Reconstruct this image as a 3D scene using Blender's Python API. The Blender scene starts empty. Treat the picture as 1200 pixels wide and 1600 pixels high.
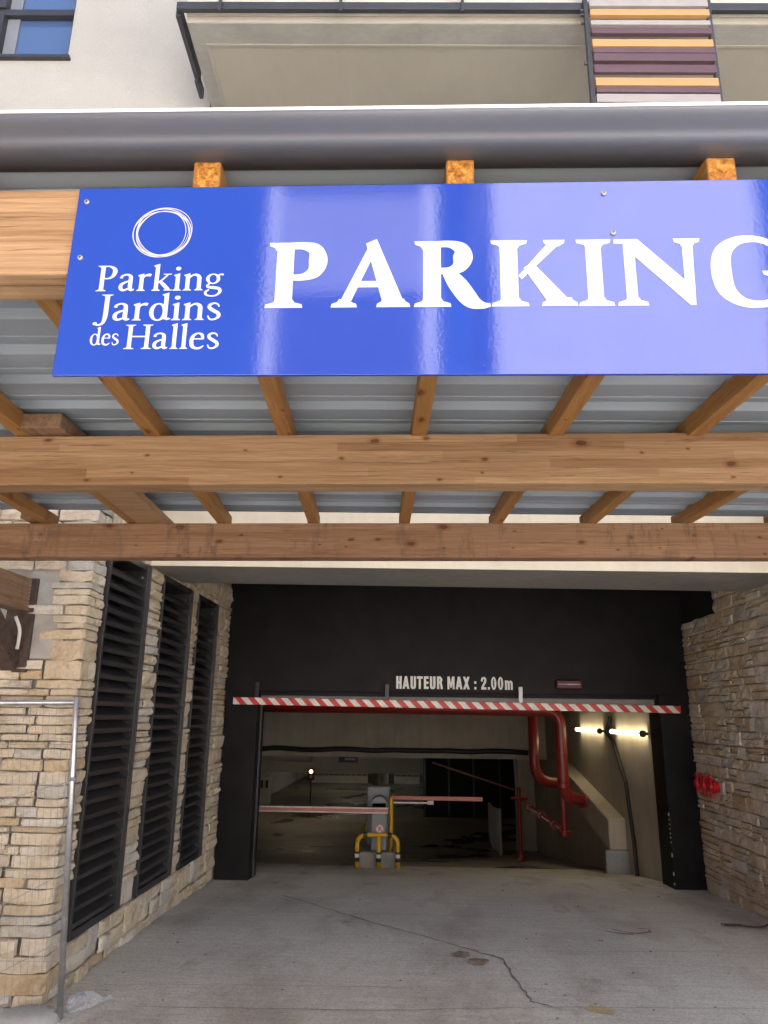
import bpy, bmesh, math, random
from mathutils import Vector, Matrix, geometry
R = math.radians
random.seed(11)
scene = bpy.context.scene
col = scene.collection

# ------------------------------------------------------------------ camera, sky, sun, exposure
cam_data = bpy.data.cameras.new('camera')
cam = bpy.data.objects.new('camera', cam_data)
col.objects.link(cam)
right = Vector((0.99912480, 0.04018517, 0.01160987))
down = Vector((0.00044724, 0.26727888, -0.96361912))
fwd = Vector((-0.04182627, 0.96278095, 0.26702698))
m3 = Matrix((right, -down, -fwd)).transposed()
cam.matrix_world = Matrix.Translation((0, 0, 1.93)) @ m3.to_4x4()
cam_data.sensor_fit = 'VERTICAL'
cam_data.sensor_height = 36.0
cam_data.lens = 36.0 * 1150 / 1600
cam_data.clip_start = 0.05
cam_data.clip_end = 2000
scene.camera = cam

SUN_EL, SUN_AZ = 57.0, 12.0            # sun stands behind the building, so the front is in open shade
world = bpy.data.worlds.new('World')
scene.world = world
world.use_nodes = True
wn = world.node_tree.nodes
sky = wn.new('ShaderNodeTexSky')
sky.sky_type = 'NISHITA'
sky.sun_disc = False
sky.sun_elevation = R(SUN_EL)
sky.sun_rotation = R(SUN_AZ)
sky.air_density = 0.7
sky.dust_density = 5.0
sky.ozone_density = 0.6
wn['Background'].inputs['Strength'].default_value = 0.15
world.node_tree.links.new(sky.outputs[0], wn['Background'].inputs['Color'])
sun_data = bpy.data.lights.new('sun', 'SUN')
sun_data.energy = 5.0
sun_data.angle = R(0.5)
sun_data.color = (1.0, 0.94, 0.85)
sun = bpy.data.objects.new('sun', sun_data)
col.objects.link(sun)
sd = Vector((math.sin(R(SUN_AZ)) * math.cos(R(SUN_EL)), math.cos(R(SUN_AZ)) * math.cos(R(SUN_EL)), math.sin(R(SUN_EL))))
sun.rotation_euler = sd.to_track_quat('Z', 'Y').to_euler()
sun.location = (0, 30, 40)
vs = scene.view_settings
vs.view_transform = 'Standard'
vs.look = 'None'
vs.exposure = 1.82
vs.gamma = 1.0
vs.use_curve_mapping = False
scene.cycles.max_bounces = 10
scene.cycles.diffuse_bounces = 6
scene.cycles.use_denoising = True

# ------------------------------------------------------------------ helpers
def tag(o, label=None, cat=None, group=None, kind=None):
    if label: o['label'] = label
    if cat: o['category'] = cat
    if group: o['group'] = group
    if kind: o['kind'] = kind
    return o

def thing(name, label, cat, loc=(0, 0, 0), group=None, rotz=0.0):
    o = bpy.data.objects.new(name, None)
    col.objects.link(o)
    o.location = loc
    o.rotation_euler = (0, 0, rotz)
    o.empty_display_size = 0.1
    return tag(o, label, cat, group)

def link(name, me, mat, parent=None, world_space=True):
    """one mesh object; vertices given in world space are moved into the parent's space"""
    o = bpy.data.objects.new(name, me)
    col.objects.link(o)
    if mat and not me.materials:
        for k in (mat if isinstance(mat, (list, tuple)) else [mat]):
            me.materials.append(k)
    if parent:
        o.parent = parent
        if world_space:
            mw = PM.get(parent.name)
            if mw is None:
                mw = parent_matrix(parent)
                PM[parent.name] = mw
            o.matrix_basis = mw.inverted()
    return o

PM = {}
def parent_matrix(p):
    m = Matrix.LocRotScale(p.location, p.rotation_euler, p.scale)
    if p.parent:
        return parent_matrix(p.parent) @ m
    return m

def obj(name, bm, mat, parent=None, smooth=False, local=False):
    me = bpy.data.meshes.new(name)
    bmesh.ops.recalc_face_normals(bm, faces=bm.faces)
    bm.to_mesh(me)
    bm.free()
    if smooth:
        me.polygons.foreach_set('use_smooth', [True] * len(me.polygons))
    return link(name, me, mat, parent, not local)

def B():
    return bmesh.new()

def box(bm, x0, x1, y0, y1, z0, z1, bev=0.0, mi=0):
    vs_ = [bm.verts.new(p) for p in ((x0, y0, z0), (x1, y0, z0), (x1, y1, z0), (x0, y1, z0),
                                     (x0, y0, z1), (x1, y0, z1), (x1, y1, z1), (x0, y1, z1))]
    fs = []
    for q in ((0, 3, 2, 1), (4, 5, 6, 7), (0, 1, 5, 4), (1, 2, 6, 5), (2, 3, 7, 6), (3, 0, 4, 7)):
        f = bm.faces.new([vs_[i] for i in q])
        f.material_index = mi
        fs.append(f)
    if bev:
        es = list({e for f in fs for e in f.edges})
        bmesh.ops.bevel(bm, geom=es, offset=bev, segments=2, affect='EDGES', profile=0.5)
    return vs_

def beam(bm, a, b, w, h, bev=0.0, up=(0, 0, 1)):
    """box bar from point a to point b, w across, h high"""
    a, b = Vector(a), Vector(b)
    d = (b - a).normalized()
    s = d.cross(Vector(up)).normalized()
    u = s.cross(d)
    vs_ = []
    for p in (a, b):
        for i, j in ((-1, -1), (1, -1), (1, 1), (-1, 1)):
            vs_.append(bm.verts.new(p + s * (i * w / 2) + u * (j * h / 2)))
    fs = [bm.faces.new([vs_[i] for i in q]) for q in ((0, 1, 2, 3), (7, 6, 5, 4), (0, 4, 5, 1), (1, 5, 6, 2), (2, 6, 7, 3), (3, 7, 4, 0))]
    if bev:
        bmesh.ops.bevel(bm, geom=list({e for f in fs for e in f.edges}), offset=bev, segments=2, affect='EDGES', profile=0.5)

def tube(bm, pts, r, seg=12, caps=True, mi=0):
    pts = [Vector(p) for p in pts]
    rs = r if isinstance(r, (list, tuple)) else [r] * len(pts)
    prev = None
    rings = []
    for i, p in enumerate(pts):
        d = (pts[min(i + 1, len(pts) - 1)] - pts[max(i - 1, 0)]).normalized()
        if prev is None:
            n = d.cross(Vector((0, 0, 1)))
            if n.length < 1e-3: n = d.cross(Vector((1, 0, 0)))
            n.normalize()
        else:
            n = (prev - d * prev.dot(d)).normalized()
        prev = n
        b = d.cross(n)
        rings.append([bm.verts.new(p + (n * math.cos(2 * math.pi * k / seg) + b * math.sin(2 * math.pi * k / seg)) * rs[i]) for k in range(seg)])
    for r0, r1 in zip(rings, rings[1:]):
        for k in range(seg):
            f = bm.faces.new((r0[k], r0[(k + 1) % seg], r1[(k + 1) % seg], r1[k]))
            f.material_index = mi
    if caps:
        bm.faces.new(rings[0][::-1]).material_index = mi
        bm.faces.new(rings[-1]).material_index = mi

def arc(c, r, a0, a1, n, u, v):
    c, u, v = Vector(c), Vector(u), Vector(v)
    return [c + u * (r * math.cos(a0 + (a1 - a0) * i / n)) + v * (r * math.sin(a0 + (a1 - a0) * i / n)) for i in range(n + 1)]

def prism_x(bm, prof, x0, x1):
    """(y,z) profile swept along x"""
    a = [bm.verts.new((x0, y, z)) for y, z in prof]
    b = [bm.verts.new((x1, y, z)) for y, z in prof]
    n = len(prof)
    for i in range(n):
        bm.faces.new((a[i], a[(i + 1) % n], b[(i + 1) % n], b[i]))
    bm.faces.new(a[::-1]); bm.faces.new(b)

# ------------------------------------------------------------------ materials
class N:
    def __init__(s, name):
        s.m = bpy.data.materials.new(name)
        s.m.use_nodes = True
        s.t = s.m.node_tree
        s.b = s.t.nodes['Principled BSDF']
        s.co = None
    def new(s, ty, **kw):
        n = s.t.nodes.new('ShaderNode' + ty)
        for k, v in kw.items():
            if k in n.inputs: n.inputs[k].default_value = v
            else: setattr(n, k, v)
        return n
    def l(s, a, b):
        s.t.links.new(a, b)
    def coord(s, scale=(1, 1, 1), kind='Object', rot=(0, 0, 0)):
        if s.co is None: s.co = s.new('TexCoord')
        mp = s.new('Mapping')
        mp.inputs['Scale'].default_value = scale
        mp.inputs['Rotation'].default_value = rot
        s.l(s.co.outputs[kind], mp.inputs['Vector'])
        return mp.outputs[0]
    def noise(s, scale, detail=6, rough=.6, vec=None, dist=0.0):
        n = s.new('TexNoise')
        n.inputs['Scale'].default_value = scale
        n.inputs['Detail'].default_value = detail
        n.inputs['Roughness'].default_value = rough
        n.inputs['Distortion'].default_value = dist
        s.l(vec if vec else s.coord(), n.inputs['Vector'])
        return n.outputs['Fac']
    def ramp(s, fac, stops, mode='LINEAR'):
        n = s.new('ValToRGB')
        n.color_ramp.interpolation = mode
        e = n.color_ramp.elements
        while len(e) < len(stops): e.new(0.5)
        for k, (p, c) in zip(e, stops):
            k.position = p
            k.color = c if len(c) == 4 else (*c, 1)
        s.l(fac, n.inputs[0])
        return n.outputs[0]
    def mix(s, a, b, fac, mode='MIX'):
        n = s.new('Mix', data_type='RGBA', blend_type=mode)
        for v, i in ((fac, 0), (a, 6), (b, 7)):
            if isinstance(v, (int, float)): n.inputs[i].default_value = v
            elif isinstance(v, tuple): n.inputs[i].default_value = v if len(v) == 4 else (*v, 1)
            else: s.l(v, n.inputs[i])
        return n.outputs[2]
    def math(s, op, a, b=0.0):
        n = s.new('Math', operation=op)
        for v, i in ((a, 0), (b, 1)):
            if isinstance(v, (int, float)): n.inputs[i].default_value = v
            else: s.l(v, n.inputs[i])
        return n.outputs[0]
    def bump(s, h, strength=.3, dist=.01):
        n = s.new('Bump')
        n.inputs['Strength'].default_value = strength
        n.inputs['Distance'].default_value = dist
        s.l(h, n.inputs['Height'])
        s.l(n.outputs[0], s.b.inputs['Normal'])
    def set(s, color=None, rough=None, metal=None, spec=None, **kw):
        for v, k in ((color, 'Base Color'), (rough, 'Roughness'), (metal, 'Metallic'), (spec, 'Specular IOR Level')):
            if v is None: continue
            if isinstance(v, (int, float)): s.b.inputs[k].default_value = v
            elif isinstance(v, tuple): s.b.inputs[k].default_value = (*v, 1)
            else: s.l(v, s.b.inputs[k])
        for k, v in kw.items():
            s.b.inputs[k.replace('_', ' ')].default_value = v
        return s.m

def plain(name, c, rough=.5, metal=0.0, var=.15, scale=8.0, bump=0.0, spec=.5):
    n = N(name)
    v = n.noise(scale, 5)
    d = tuple(x * (1 - var) for x in c); u = tuple(min(1, x * (1 + var)) for x in c)
    n.set(n.ramp(v, [(.3, d), (.7, u)]), rough, metal, spec)
    if bump:
        n.bump(n.noise(scale * 14, 4), bump, .004)
    return n.m

def wood(name, light, dark, lamella=0.04, axis='x', grain=1.0, dirt=0.0, knots=True, tint=.25):
    n = N(name)
    # texture space: first axis along the grain
    rot = (0, 0, 0) if axis == 'x' else (0, 0, R(90))
    v = n.coord((1, 1, 1), 'Object', rot)
    info = n.new('ObjectInfo')
    off = n.new('VectorMath', operation='MULTIPLY_ADD')
    n.l(info.outputs['Random'], off.inputs[0])
    off.inputs[1].default_value = (7.3, 3.1, 1.7)
    n.l(v, off.inputs[2])
    v = off.outputs[0]
    def st(x, y, z):
        mp = n.new('Mapping'); mp.inputs['Scale'].default_value = (x, y, z)
        n.l(v, mp.inputs['Vector']); return mp.outputs[0]
    g1 = n.noise(3.0, 7, .62, st(.55, 9, 9), 1.2)
    g2 = n.noise(9.0, 6, .7, st(.35, 16, 16), .4)
    rings = n.new('TexWave', wave_type='BANDS', bands_direction='Z')
    rings.inputs['Scale'].default_value = 9.0
    rings.inputs['Distortion'].default_value = 16.0
    rings.inputs['Detail'].default_value = 3.0
    rings.inputs['Detail Scale'].default_value = .8
    n.l(st(.16, 1.3, 1.3), rings.inputs['Vector'])
    mid = tuple((a + b) / 2 for a, b in zip(light, dark))
    c = n.ramp(g1, [(.30, dark), (.5, mid), (.68, light)])
    c = n.mix(c, n.ramp(rings.outputs['Fac'], [(.0, (.70, .62, .55)), (.3, (1, 1, 1)), (1, (1, 1, 1))]), .38 * grain, 'MULTIPLY')
    c = n.mix(c, n.ramp(g2, [(.3, (.70, .65, .58)), (.6, (1.06, 1.05, 1.03))]), .7 * grain, 'MULTIPLY')
    if lamella:
        sp = n.new('SeparateXYZ'); n.l(v, sp.inputs[0])
        zi = n.math('DIVIDE', sp.outputs[2], lamella)
        fi = n.math('FLOOR', zi)
        xj = n.math('FLOOR', n.math('ADD', n.math('DIVIDE', sp.outputs[0], 1.25), n.math('MULTIPLY', fi, .37)))
        cb = n.new('CombineXYZ'); n.l(fi, cb.inputs[0]); n.l(xj, cb.inputs[1])
        wnz = n.new('TexWhiteNoise', noise_dimensions='2D'); n.l(cb.outputs[0], wnz.inputs['Vector'])
        c = n.mix(c, n.ramp(wnz.outputs['Value'], [(0, (.66, .56, .46)), (.18, (.82, .76, .70)), (.5, (1, 1, 1)), (1, (1.12, 1.12, 1.12))]), tint * 3.2, 'MULTIPLY')
        ln = n.math('LESS_THAN', n.math('FRACT', zi), .04)
        c = n.mix(c, (.7, .62, .54), n.math('MULTIPLY', ln, .5), 'MULTIPLY')
    if knots:
        vo = n.new('TexVoronoi', feature='F1', voronoi_dimensions='2D')
        vo.inputs['Scale'].default_value = 1.0
        wob = n.noise(22, 3, .5, v)
        add = n.new('VectorMath', operation='MULTIPLY_ADD')
        mk = n.new('Mapping'); mk.vector_type = 'POINT'
        mk.inputs['Scale'].default_value = (4.6, 9.0, 9.0)
        if axis == 'x':
            sw = n.new('Mapping'); sw.inputs['Rotation'].default_value = (R(-90), 0, 0)
            n.l(v, sw.inputs['Vector']); n.l(sw.outputs[0], mk.inputs['Vector'])
        else:
            n.l(v, mk.inputs['Vector'])
        n.l(wob, add.inputs[0]); add.inputs[1].default_value = (.10, .10, .10); n.l(mk.outputs[0], add.inputs[2])
        n.l(add.outputs[0], vo.inputs['Vector'])
        sc_ = n.new('SeparateColor'); n.l(vo.outputs['Color'], sc_.inputs[0])
        dk = n.math('MULTIPLY', vo.outputs['Distance'], n.math('ADD', n.math('MULTIPLY', sc_.outputs[1], 3.0), .75))
        k = n.ramp(dk, [(0, (.26, .14, .08)), (.05, (.42, .25, .15)), (.085, (.22, .12, .07)), (.12, (.75, .62, .5)), (.26, (1, 1, 1))])
        c = n.mix(c, k, n.math('MULTIPLY', n.math('GREATER_THAN', sc_.outputs[0], .5), .9), 'MULTIPLY')
    if dirt:
        d1 = n.noise(6.0, 6, .7, st(3.2, 1, .8))
        d2 = n.noise(1.6, 2, .5, st(1.5, 1, .4))
        dd = n.math('MULTIPLY', n.ramp(d1, [(.50, (0, 0, 0)), (.62, (1, 1, 1))]), n.ramp(d2, [(.42, (0, 0, 0)), (.56, (1, 1, 1))]))
        c = n.mix(c, (.12, .08, .055), n.math('MULTIPLY', dd, dirt))
    # fine drying cracks along the grain
    ck = n.noise(4.0, 3, .55, st(.5, 26, 26), .6)
    ckm = n.noise(2.2, 3, .5, st(.7, 2.5, 2.5))
    cr_ = n.math('MULTIPLY', n.ramp(ck, [(.60, (0, 0, 0)), (.635, (1, 1, 1)), (.66, (0, 0, 0))]), n.ramp(ckm, [(.47, (0, 0, 0)), (.56, (1, 1, 1))]))
    c = n.mix(c, (.34, .24, .17), n.math('MULTIPLY', cr_, .75), 'MULTIPLY')
    n.set(c, .62, 0, .3)
    n.bump(n.math('SUBTRACT', n.math('ADD', g2, g1), cr_), .4, .005)
    return n.m

M = {}
M['beam'] = wood('glulam_timber', (.41, .272, .158), (.30, .178, .094), .04, 'x', 1.0)
M['beam_dirty'] = wood('weathered_glulam', (.34, .205, .125), (.24, .132, .075), .08, 'x', .9, .75, tint=.12)
M['rafter'] = wood('rafter_timber', (.37, .195, .066), (.28, .13, .04), 0, 'y', .8)
M['oldwood'] = wood('old_brace_timber', (.30, .19, .12), (.19, .11, .065), 0, 'y', 1.0, .5)

def end_grain():
    n = N('end_grain')
    a = n.noise(60, 4, .7)
    n.set(n.ramp(a, [(.32, (.12, .045, .008)), (.5, (.38, .16, .03)), (.68, (.62, .33, .09))]), .75, 0, .2)
    n.bump(a, .9, .006)
    return n.m
M['endgrain'] = end_grain()

def stone_mat(name, dull=1.0):
    n = N(name)
    info = n.new('ObjectInfo')
    c = n.ramp(info.outputs['Random'], [(0, (.60, .53, .43)), (.15, (.63, .57, .48)), (.3, (.58, .49, .37)), (.45, (.65, .61, .55)), (.58, (.62, .54, .42)), (.7, (.53, .505, .465)), (.82, (.63, .555, .45)), (.94, (.54, .43, .29))], 'CONSTANT')
    g = n.new('NewGeometry')
    p = g.outputs['Position']
    a = n.noise(5, 6, .65, p); b = n.noise(38, 6, .7, p)
    c = n.mix(c, n.ramp(a, [(.3, (.66, .55, .42)), (.5, (1, .97, .92)), (.7, (1.15, 1.13, 1.12))]), .75, 'MULTIPLY')
    c = n.mix(c, n.ramp(b, [(.3, (.62, .58, .54)), (.55, (1, 1, 1))]), .5, 'MULTIPLY')
    c = n.mix(c, (dull, dull, dull * .98), 1.0, 'MULTIPLY')
    n.set(c, .9, 0, .2)
    n.bump(n.math('ADD', n.math('MULTIPLY', b, .6), n.noise(14, 5, .6, p)), .9, .012)
    return n.m
M['stone'] = stone_mat('ledge_stone', 1.0)
M['mortar'] = plain('mortar_core', (.26, .235, .205), .95, 0, .25, 6, .5, .2)
M['mortar_patch'] = plain('mortar_patch', (.40, .385, .36), .92, 0, .2, 5, .4, .2)

def concrete(name, c, var=.18, streak=(1, 1, 1), sc=1.5, bump=.3, rough=.85, spots=.3):
    n = N(name)
    p = n.new('NewGeometry').outputs['Position']
    mp = n.new('Mapping'); mp.inputs['Scale'].default_value = streak
    n.l(p, mp.inputs['Vector'])
    a = n.noise(sc, 7, .6, p)
    b = n.noise(sc * 9, 6, .7, mp.outputs[0])
    d = tuple(x * (1 - var) for x in c); u = tuple(x * (1 + var) for x in c)
    k = n.ramp(a, [(.3, d), (.5, c), (.72, u)])
    k = n.mix(k, n.ramp(b, [(.3, (.72, .71, .70)), (.6, (1.05, 1.05, 1.05))]), spots * 1.6, 'MULTIPLY')
    n.set(k, rough, 0, .3)
    n.bump(b, bump, .006)
    return n.m
M['concrete'] = concrete('concrete_grey', (.30, .285, .26), .15, (1, 1, .15), 1.2)
M['concrete_in'] = concrete('concrete_board', (.44, .40, .335), .2, (1, 1, .12), .8)
M['lintel'] = concrete('lintel_cream', (.62, .56, .44), .10, (1, 1, .3), 1.0, .2, .85, .18)
M['soffit'] = concrete('balcony_soffit', (.36, .345, .30), .06, (1, .3, 1), .7, .1, .8, .10)
M['soffit_edge'] = concrete('balcony_edge', (.32, .318, .30), .12, (.4, 1, 1), 3.0, .2, .8, .25)

def drive_mat():
    n = N('driveway_concrete')
    p = n.new('NewGeometry').outputs['Position']
    def st(x, y, rz=0):
        mp = n.new('Mapping'); mp.inputs['Scale'].default_value = (x, y, 1); mp.inputs['Rotation'].default_value = (0, 0, rz)
        n.l(p, mp.inputs['Vector']); return mp.outputs[0]
    big = n.noise(.55, 5, .55, p)
    broom = n.noise(9.0, 6, .75, st(.35, 7, R(2)))
    broom2 = n.noise(2.0, 4, .7, st(.16, 7, R(-1)))
    grit = n.noise(75, 4, .75, p)
    spot = n.new('TexVoronoi'); spot.inputs['Scale'].default_value = 3.6; n.l(p, spot.inputs['Vector'])
    c = n.ramp(big, [(.3, (.55, .52, .47)), (.5, (.66, .63, .575)), (.7, (.72, .69, .635))])
    c = n.mix(c, n.ramp(broom, [(.3, (.70, .69, .68)), (.5, (.98, .98, .98)), (.7, (1.18, 1.18, 1.18))]), .7, 'MULTIPLY')
    c = n.mix(c, n.ramp(broom2, [(.33, (.86, .85, .84)), (.6, (1.04, 1.04, 1.04))]), .45, 'MULTIPLY')
    c = n.mix(c, n.ramp(grit, [(.33, (.50, .49, .47)), (.5, (1, 1, 1)), (.7, (1.25, 1.25, 1.25))]), .7, 'MULTIPLY')
    c = n.mix(c, n.ramp(spot.outputs['Distance'], [(0, (.6, .58, .55)), (.02, (.7, .68, .65)), (.035, (1, 1, 1))]), .5, 'MULTIPLY')
    st2 = n.noise(.9, 4, .6, st(1.3, .6, R(30)))
    c = n.mix(c, n.ramp(st2, [(.50, (1, 1, 1)), (.66, (.66, .63, .59))]), .8, 'MULTIPLY')
    oil = n.noise(2.6, 5, .6, st(1, .5))
    c = n.mix(c, n.ramp(oil, [(.60, (1, 1, 1)), (.70, (.62, .59, .55))]), .7, 'MULTIPLY')
    n.set(c, .88, 0, .25)
    n.bump(n.math('ADD', n.math('MULTIPLY', broom, 1.0), n.math('MULTIPLY', grit, .5)), .55, .006)
    return n.m
M['drive'] = drive_mat()

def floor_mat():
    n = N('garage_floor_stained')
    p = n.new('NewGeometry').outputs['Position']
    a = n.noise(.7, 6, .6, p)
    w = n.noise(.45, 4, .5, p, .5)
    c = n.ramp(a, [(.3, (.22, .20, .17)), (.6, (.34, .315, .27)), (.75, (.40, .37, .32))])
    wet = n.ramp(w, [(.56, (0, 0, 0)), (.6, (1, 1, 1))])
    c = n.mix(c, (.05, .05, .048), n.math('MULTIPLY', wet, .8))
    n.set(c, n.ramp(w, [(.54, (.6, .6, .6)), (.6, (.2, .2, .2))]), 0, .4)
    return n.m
M['floor'] = floor_mat()
M['black'] = plain('black_paint', (.0055, .0050, .0056), .55, 0, .7, 3.5, .1, .2)
M['louvre'] = plain('black_louvre', (.036, .034, .035), .36, 0, .3, 5, 0, .45)
M['louvre_frame'] = plain('louvre_frame', (.034, .033, .033), .36, 0, .2, 5, 0, .45)
M['void'] = plain('void', (.008, .008, .009), .8)
M['anthracite'] = plain('anthracite', (.035, .037, .045), .4, 0, .15, 6)
M['galv'] = plain('galvanised', (.50, .52, .54), .34, .85, .2, 14)
M['wire'] = plain('wire', (.33, .33, .33), .5, .4, .2, 10)
M['white'] = plain('white_vinyl', (.52, .53, .505), .3, 0, .02, 3)
M['letter_white'] = plain('painted_letter', (.80, .80, .78), .6, 0, .05, 8)
M['yellow'] = plain('yellow_paint', (.62, .36, .015), .45, 0, .12, 7)
M['blackband'] = plain('black_band', (.015, .015, .015), .5)
M['machine'] = plain('machine_grey', (.20, .22, .25), .45, 0, .08, 5)
M['panelgrey'] = plain('panel_grey', (.30, .33, .34), .4, .3, .15, 4)
M['red_pipe'] = plain('red_pipe', (.19, .014, .010), .36, 0, .15, 5)
M['red_valve'] = plain('red_valve', (.52, .012, .018), .35, 0, .15, 9)
M['pink'] = plain('faded_red', (.52, .17, .14), .5, 0, .15, 8)
M['armwhite'] = plain('arm_white', (.62, .60, .56), .5, 0, .1, 8)
M['cable'] = plain('black_cable', (.012, .012, .013), .5)
M['steel'] = plain('steel_grey', (.36, .37, .37), .42, .5, .12, 8)
M['offwhite'] = plain('off_white', (.50, .48, .42), .6, 0, .1, 5)
M['shutter'] = plain('shutter_grey', (.30, .29, .275), .5, 0, .1, 6)
M['signblue_s'] = plain('sign_navy', (.012, .03, .13), .4)
M['leaf'] = plain('dry_leaf', (.27, .21, .155), .8, 0, .3, 30)
M['twig'] = plain('twig', (.06, .045, .03), .9, 0, .2, 20)
M['crack'] = plain('crack_dark', (.21, .195, .175), .95, 0, .3, 5)
M['paint_red'] = plain('faded_red_spray', (.36, .21, .20), .85, 0, .25, 40)
M['paint_yel'] = plain('faded_yellow_spray', (.52, .42, .22), .85, 0, .2, 40)
M['roadyellow'] = plain('floor_yellow', (.58, .37, .06), .7, 0, .4, 9)
M['lens_red'] = plain('dark_red_lens', (.07, .008, .012), .35, 0, .2, 8, 0, .25)
M['block'] = concrete('fence_foot_concrete', (.40, .40, .39), .1, (1, 1, 1), 4)
M['brick_in'] = plain('inner_brick', (.27, .22, .16), .9, 0, .3, 6)
M['rust'] = plain('rusty_strut', (.075, .05, .04), .6, .2, .5, 18, .4)

def render_wall():
    n = N('render_plaster')
    p = n.new('NewGeometry').outputs['Position']
    a = n.noise(90, 4, .7, p); b = n.noise(1.2, 4, .5, p)
    c = n.ramp(b, [(.3, (.395, .388, .36)), (.7, (.45, .443, .413))])
    c = n.mix(c, n.ramp(a, [(.3, (.85, .84, .83)), (.6, (1.03, 1.03, 1.03))]), .7, 'MULTIPLY')
    n.set(c, .9, 0, .2)
    n.bump(a, .5, .006)
    return n.m
M['render'] = render_wall()
def plain_facade(name, c):
    return plain(name, c, .85, 0, .06, .6)
M['facade_white'] = plain_facade('facade_white', (.86, .85, .83))
M['facade_grey'] = plain_facade('facade_grey', (.30, .30, .32))
M['facade_slate'] = plain_facade('facade_slate', (.10, .105, .12))
M['facade_brick'] = plain_facade('facade_brick', (.20, .115, .08))
M['facade_mid'] = plain_facade('facade_mid', (.45, .45, .46))
M['facade_trim'] = plain_facade('facade_trim', (.85, .85, .84))

def sheet_mat():
    n = N('zinc_sheet')
    a = n.noise(2.0, 4, .5, n.coord((.3, 3, 1)))
    n.set(n.ramp(a, [(.3, (.235, .275, .32)), (.7, (.28, .325, .375))]), .55, .1, .4)
    return n.m
M['sheet'] = sheet_mat()
def flash_mat():
    n = N('eave_flashing')
    a = n.noise(3.0, 4, .5, n.coord((.4, 1, 1)))
    n.set(n.ramp(a, [(.3, (.105, .115, .145)), (.7, (.125, .137, .168))]), .38, .1, .5)
    return n.m
M['flash'] = flash_mat()

def sign_mat():
    n = N('sign_blue')
    p = n.coord()
    a = n.noise(1.5, 3, .5, p)
    dots = n.new('TexVoronoi'); dots.inputs['Scale'].default_value = 95; n.l(p, dots.inputs['Vector'])
    c = n.ramp(a, [(.3, (.009, .038, .315)), (.7, (.012, .046, .35))])
    n.set(c, .05, 0, .5, IOR=1.70)
    h = n.math('ADD', n.noise(170, 2, .5, p), n.ramp(dots.outputs['Distance'], [(0, (1, 1, 1)), (.16, (0, 0, 0))]))
    n.bump(h, .06, .001)
    return n.m
M['sign'] = sign_mat()
M['signback'] = plain('aluminium_edge', (.55, .56, .57), .35, .8, .05)

def glass_mat():
    n = N('window_glass')
    n.set((.06, .115, .26), .03, 0, .5, IOR=2.0)  # blue base colour paints in the sky's reflection
    return n.m
M['glass'] = glass_mat()
def clear_plastic():
    n = N('clear_plastic')
    n.set((.86, .88, .92), .12, 0, .5, Transmission_Weight=.75, IOR=1.3)
    n.bump(n.noise(40, 4), .5, .01)
    return n.m
M['plastic'] = clear_plastic()
def emit(name, c, s):
    n = N(name)
    n.set((.8, .8, .8), .5)
    n.b.inputs['Emission Color'].default_value = (*c, 1)
    n.b.inputs['Emission Strength'].default_value = s
    return n.m
M['tube'] = emit('fluorescent_tube', (1, .82, .50), 3.4)
M['fill_tube'] = emit('fill_tube_glow', (1, .85, .6), 9.0)  # glow of the added fill lights in the far garage
M['amber'] = emit('amber_lamp', (1, .45, .12), 4.0)

def stripe_mat():
    n = N('red_white_stripes')
    sep = n.new('SeparateXYZ')
    n.l(n.coord(), sep.inputs[0])
    t = n.math('ADD', n.math('MULTIPLY', sep.outputs[0], 1 / .168), n.math('MULTIPLY', sep.outputs[2], 1 / .168))
    f = n.math('GREATER_THAN', n.math('FRACT', n.math('ADD', t, 40.0)), .5)
    dirt = n.noise(12, 5)
    c = n.mix((.62, .035, .03), (.78, .76, .72), f)
    c = n.mix(c, n.ramp(dirt, [(.3, (.72, .7, .68)), (.55, (1, 1, 1))]), .6, 'MULTIPLY')
    n.set(c, .4, 0, .4)
    return n.m
M['stripes'] = stripe_mat()

# ------------------------------------------------------------------ the setting: ground and garage shell
def profile(pts, y):
    for (a, za), (b, zb) in zip(pts, pts[1:]):
        if a <= y <= b: return za + (zb - za) * (y - a) / (b - a)
    return pts[-1][1] if y > pts[-1][0] else pts[0][1]
DRIVE = [(-70, .09), (7.2, .10), (8.4, .075), (9.45, .035), (10.1, .0), (12.0, -.25), (12.6, -.3325)]
FLOOR = [(12.6, -.3325), (16, -.80), (18, -1.06), (20.5, -1.30), (22, -1.36), (50, -1.42)]
def ground_z(y): return profile(DRIVE, y) if y < 12.6 else profile(FLOOR, y)

bm = B()
ys = [-70, -30, -10, 0, 4] + [5 + .35 * i for i in range(12)] + [9.2, 9.45, 10.1, 11, 12.0, 12.6]
rows = [[bm.verts.new((x, y, profile(DRIVE, y))) for x in (-70, -20, -6, -2.5, 0, 3.5, 8, 20, 70)] for y in ys]
for r0, r1 in zip(rows, rows[1:]):
    for k in range(len(r0) - 1): bm.faces.new((r0[k], r0[k + 1], r1[k + 1], r1[k]))
driveway = tag(obj('driveway', bm, M['drive']), 'brushed grey concrete driveway sloping into the garage', 'driveway', kind='structure')

bm = B()
ys = [p[0] for p in FLOOR]
rows = [[bm.verts.new((x, y, profile(FLOOR, y))) for x in (-12, -3, 3, 10)] for y in ys]
for r0, r1 in zip(rows, rows[1:]):
    for k in range(3): bm.faces.new((r0[k], r0[k + 1], r1[k + 1], r1[k]))
garage_floor = tag(obj('garage_floor', bm, M['floor']), 'stained concrete garage floor ramping down inside', 'floor', kind='structure')

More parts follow.
